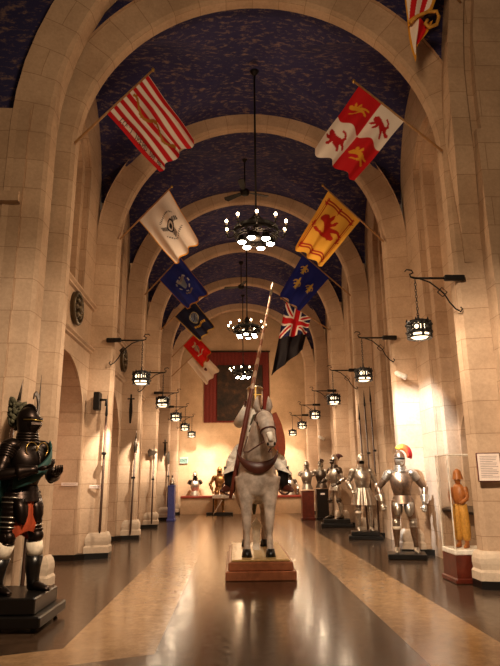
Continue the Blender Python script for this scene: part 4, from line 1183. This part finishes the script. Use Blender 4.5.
flag('pale flag hanging just below the scarlet flag on left', (-2.80, 22.05, 5.30), (-1.63, 22.05, 6.46), (.50, .92), ((-1.48, 22.0, 4.95), (-.95, 22.0, 5.54)), pale, .05)
flag('red and white quartered flag with lions, nearest on the right', (2.79, 7.75, 6.22), (1.51, 7.75, 7.43), (.43, .95), ((1.41, 7.68, 5.67), (.80, 7.68, 6.18)), quarter, .05)
flag('yellow flag with red rampant lion, second on right', (2.79, 11.30, 6.27), (1.56, 11.30, 7.56), (.38, .92), ((1.45, 11.22, 5.66), (.87, 11.22, 6.10)), rampant, .05)
flag('blue flag with three gold lilies, third on right', (2.79, 14.85, 6.22), (1.42, 14.85, 7.51), (.41, .93), ((1.40, 14.78, 5.76), (.84, 14.78, 6.26)), lilies, .05)
flag('dark flag with red and white crosses, fourth on right', (2.79, 18.40, 6.19), (1.22, 18.40, 7.28), (.39, .91), ((1.88, 18.33, 5.51), (.79, 18.33, 4.64)), ensign, .07)

# furled flag at upper right
def furled():
    t = thing('flag', 'striped flag with yellow fringe hanging down at top right edge', 'flag', (2.4, 6.9, 8.2), 0, 'flags on angled poles')
    MB().tube([(.78, .50, .45), (-.45, -.1, 1.4)], .018, 8).build('pole', 'pole', t)
    def cloth(L, Rt, z0, z1, y0, fn):
        vs = []; cols = []; nu, nv = 100, 60
        for j in range(nv+1):
            v = j/nv
            for i in range(nu+1):
                u = i/nu; k = u*(len(L)-1); a = min(int(k), len(L)-2); f = k-a
                xl = L[a]+(L[a+1]-L[a])*f; xr = Rt[a]+(Rt[a+1]-Rt[a])*f
                z = z0+(z1-z0)*u+(.28*(v-.2) if u > .0 else 0)*u*u
                vs.append((xl+(xr-xl)*v, y0+.05*sin(v*10+u*2.5)*(1-.6*u), z)); cols.append(lin(fn(u, v)))
        o = MB().add(vs, [(j*(nu+1)+i, j*(nu+1)+i+1, (j+1)*(nu+1)+i+1, (j+1)*(nu+1)+i) for j in range(nv) for i in range(nu)], True)
        return o, [x for c in cols for x in c]
    def fn(u, v):
        if u > .94 or v < .05 or (v > .86 and u > .3): return (226, 160, 50)
        return RED if int((v*1.0+u*.55)*5.2) % 2 else WHT
    def fn2(u, v):
        if u > .90 or v < .12 or v > .86: return (226, 160, 50)
        return RED if v > .42 else WHT
    m, c = cloth((-.22, -.25, -.28, -.27), (.45, .36, .26, .10), 1.25, -.42, 0, fn)
    m2, c2 = cloth((-.27, -.26, -.24, -.20), (.10, .02, -.08, -.17), -.36, -1.0, .03, fn2)
    m.add(m2.v, m2.f, True)
    o = m.build('cloth', 'flag', t)
    ca = o.data.color_attributes.new('Col', 'FLOAT_COLOR', 'POINT'); ca.data.foreach_set('color', c+c2)
    P = [(-.26, -.04, -.46), (-.16, -.07, -.37), (0, -.08, -.30), (.14, -.06, -.27), (.17, -.05, -.36), (.12, -.06, -.50), (.0, -.07, -.56), (-.05, -.07, -.50), (-.01, -.07, -.43)]
    MB().tube(P, .026, 8).build('fringe', 'yellow_silk', t)
furled()

# ------------------------------------------------------------------ far end of the hall
t = thing('display_platform', 'long buff display platform with red edge along the end wall', 'platform', (0, 25.9, 0))
MB().box((-2.66, -.45, 0), (2.66, .38, .66)).build('front', 'plaster', t)
MB().box((-2.66, -.49, .66), (2.66, .38, .75), .01).build('top', plain('red_painted_edge', (150, 56, 40), .5), t)
zb = .75-.79*.9
suit('pale half armor with dark helmet, leftmost on the end platform', (-2.08, 25.9, .75-.79), R(8), 'steel', 'black_steel', 1.0, None, ((-.1, 0), (.1, 0)), 'open', None, 'plain', True, group='half armors on the end platform', name='half_armor')
suit('steel half armor right of the horse on the end platform', (2.05, 25.9, .75-.79), R(-8), 'steel', 'dark_steel', 1.0, None, ((-.1, 0), (.1, 0)), 'open', None, 'plain', True, group='half armors on the end platform', name='half_armor', extra=True)
stepped_plinth('low black plinth under the golden brown armor by the end platform', (-.98, 25.0, 0), 0, [(1.1, .6, .10)], ['black'])
suit('golden brown armor standing behind the white table at the far end', (-1.0, 25.02, .10), R(6), 'gilt_steel', 'gilt_steel', 1.02, (((-.38, 0, 1.12), (-.30, -.12, .86)), ((.38, 0, 1.12), (.32, -.12, .86))), ((-.15, 0), (.15, 0)), 'open', (3, .10, .6, .03, 'feather_dark'), 'tasset', lame=0)
t = thing('display_table', 'narrow white table in front of the golden brown armor', 'table', (-.62, 24.45, 0))
MB().box((-.66, -.20, .68), (.66, .20, .81), .01).build('tabletop', 'paint_white', t)
for sx in (-1, 1):
    for sy in (-1, 1): MB().tube([(sx*.62, sy*.16, 0), (sx*.60, sy*.16, .74)], .018, 8).build('leg', 'iron', t)
MB().tube([(-.62, -.16, .05), (-.25, -.16, .62)], .014, 8).build('brace', 'paint_white', t)
t = pedestal('slim blue pedestal against the far left pier', (-2.62, 21.45, 0), (.22, .5, 1.22), 'blue_panel', group=None)
t = thing('helmet', 'small steel helmet displayed on the slim blue pedestal', 'helmet', (-2.62, 21.45, 1.22))
MB().loft([(0, 0, 0, .09, .11), (0, 0, .10, .095, .115), (0, 0, .18, .085, .10), (0, 0, .25, .05, .06), (0, 0, .27, .005, .005)], 18).build('skull', 'steel', t)
MB().loft([(0, -.02, .10, .10, .12), (0, -.05, .09, .14, .18), (0, -.05, .08, .14, .18)], 18, False).build('brim', 'steel', t)
MB().tube([(0, .02, .24), (0, .06, .33), (0, .12, .30)], [.02, .035, .01], 8).build('crest', 'feather_dark', t)
# tapestry
t = thing('tapestry', 'huge dark tapestry on red hanging high on the end wall', 'tapestry', (-.25, YE-.06, 0))
vs = []; fs = []; n = 60
for i in range(n+1):
    x = -1.5+3.0*i/n; y = .02*sin(i*1.9)
    vs += [(x, y, 3.92), (x, y, 7.2)]
MB().add(vs, [(2*i, 2*i+2, 2*i+3, 2*i+1) for i in range(n)], True).build('red_backing', 'red_cloth', t)
MB().box((-.90, -.07, 4.0), (1.18, -.035, 6.55)).build('woven_picture', 'tapestry', t)
MB().tube([(-1.55, -.03, 7.2), (1.55, -.03, 7.2)], .03, 8).build('hanging_rod', 'iron', t)
# exit sign
t = thing('exit_sign', 'small lit exit sign at left of the end wall', 'sign', (-2.62, YE-.05, 2.25))
MB().box((-.18, -.03, -.13), (.18, .045, .13), .008).build('housing', 'paint_white', t)
MB().box((-.165, -.034, -.115), (.165, -.029, .115)).build('face', 'exit', t)
cu = bpy.data.curves.new('lettering', 'FONT'); cu.body = 'EXIT'; cu.size = .15; cu.align_x = 'CENTER'; cu.align_y = 'CENTER'; cu.extrude = .002
tmp = bpy.data.objects.new('lettering_curve', cu); COL.objects.link(tmp)
me = bpy.data.meshes.new_from_object(tmp.evaluated_get(bpy.context.evaluated_depsgraph_get())); bpy.data.objects.remove(tmp); bpy.data.curves.remove(cu)
me.materials.clear(); me.materials.append(M['exit_letter'])
o = bpy.data.objects.new('lettering', me); COL.objects.link(o); o.parent = t; o.location = (0, -.038, 0); o.rotation_euler = (R(90), 0, 0)

# spotlight fixtures on the right piers
def fixture(loc, lb):
    t = thing('wall_spotlight', lb, 'spotlight', loc, 0, 'small spotlights on right piers')
    MB().box((-.03, -.01, -.03), (.03, .03, .03), .006).build('mount', 'paint_white', t)
    MB().tube([(0, -.01, 0), (0, -.06, .0)], .012, 8).build('stem', 'paint_white', t)
    MB().tube([(-.11, -.05, .06), (-.10, -.06, .05), (.04, -.10, -.03), (.09, -.11, -.06)], [.03, .05, .055, .06], 14).build('can', 'paint_white', t)
fixture((2.92, YK[1]-.155, 3.36), 'small pale spotlight on pier above the flame plumed armor')
fixture((2.90, YK[4]-.145, 2.9), 'small pale spotlight on a distant right pier')

# ------------------------------------------------------------------ light
def lamp(name, kind, loc, energy, col=(1, .70, .40), size=.1, target=None, cone=40, blend=.6):
    l = bpy.data.lights.new(name, kind); l.energy = energy; l.color = col
    if kind == 'SPOT': l.spot_size = R(cone); l.spot_blend = blend; l.shadow_soft_size = size
    elif kind == 'AREA': l.size = size
    else: l.shadow_soft_size = size
    o = bpy.data.objects.new(name, l); COL.objects.link(o); o.location = loc
    if target is not None: o.rotation_euler = (Vector(target)-Vector(loc)).to_track_quat('-Z', 'Y').to_euler()
    return o
WARM = (1, .66, .37); HAL = (1, .76, .52)
for i, c in enumerate(CH):
    lamp('chandelier_light', 'POINT', (c[0], c[1], c[2]-.45), 150, WARM, .25)
    for sx, dy in ((-1, -1.2), (1, -1.2), (-1, 1.6), (1, 1.6)):
        lamp('chandelier_flood', 'SPOT', (c[0]+sx*.26, c[1], c[2]-.32), 620, HAL, .08, (sx*2.9, c[1]+dy*1.5, .9), 58, .8)
for i, p in enumerate(LPOS): lamp('lantern_light', 'POINT', (p[0], p[1], p[2]-.06), 18, HAL, .08)
lamp('entrance_light', 'POINT', (0, 2.2, 5.4), 420, WARM, .4)
lamp('entrance_flood', 'SPOT', (-.6, 2.2, 5.2), 2300, HAL, .15, (3.0, 7.9, 1.3), 50, .9)
lamp('entrance_flood', 'SPOT', (.6, 2.2, 5.2), 1500, HAL, .15, (-3.0, 7.4, 1.2), 56, .9)
lamp('horse_spot', 'SPOT', (.2, 4.2, 5.4), 600, (1, .84, .66), .12, (0, 9.4, 1.6), 26)
lamp('armour_spot', 'SPOT', (.9, 8.6, 4.9), 2600, (.88, .96, 1.0), .05, (3.05, 11.2, 1.9), 32, .6)
for k in (2, 3, 4): lamp('armour_spot', 'SPOT', (.9, YK[k]-2.6, 4.8), 520, (1, .82, .60), .06, (2.8, YK[k]-.4, 1.2), 34)
for k in (1, 2, 3, 4): lamp('pier_washer', 'SPOT', (-2.52, YK[k]-.62, 2.75), 280, (1, .84, .62), .02, (-2.84, YK[k]-.12, 1.95), 50, 1.0)
for x, tx in ((-1.2, -1.0), (1.4, 2.0), (-2.0, -2.1)): lamp('end_wall_spot', 'SPOT', (x, 23.6, 4.2), 1250, (1, .83, .62), .06, (tx, 26.3, 1.6), 44, .8)
lamp('end_wall_glow', 'POINT', (0, 24.4, 3.2), 90, WARM, .3)

w = bpy.data.worlds.new('World'); SC.world = w; w.use_nodes = True
bg = w.node_tree.nodes.get('Background') or w.node_tree.nodes.new('ShaderNodeBackground')
bg.inputs[0].default_value = (.9, .55, .32, 1); bg.inputs[1].default_value = .06

# ------------------------------------------------------------------ camera
cd = bpy.data.cameras.new('camera'); cam = bpy.data.objects.new('camera', cd); COL.objects.link(cam)
cd.sensor_fit = 'HORIZONTAL'; cd.sensor_width = 36; cd.lens = 36*575/500; cd.clip_start = .05; cd.clip_end = 200
ya, pi_, ro = R(1.736), R(14.434), R(.5)
fw = Vector((sin(ya)*cos(pi_), cos(ya)*cos(pi_), sin(pi_))); rt = Vector((cos(ya), -sin(ya), 0)); up = rt.cross(fw)
rt2 = rt*cos(ro)-up*sin(ro); up2 = rt*sin(ro)+up*cos(ro)
mt = Matrix((rt2, up2, -fw)).transposed().to_4x4(); mt.translation = (-.4185, 0, 1.35)
cam.matrix_world = mt
SC.camera = cam
SC.view_settings.view_transform = 'Standard'; SC.view_settings.look = 'None'; SC.view_settings.exposure = 0.0
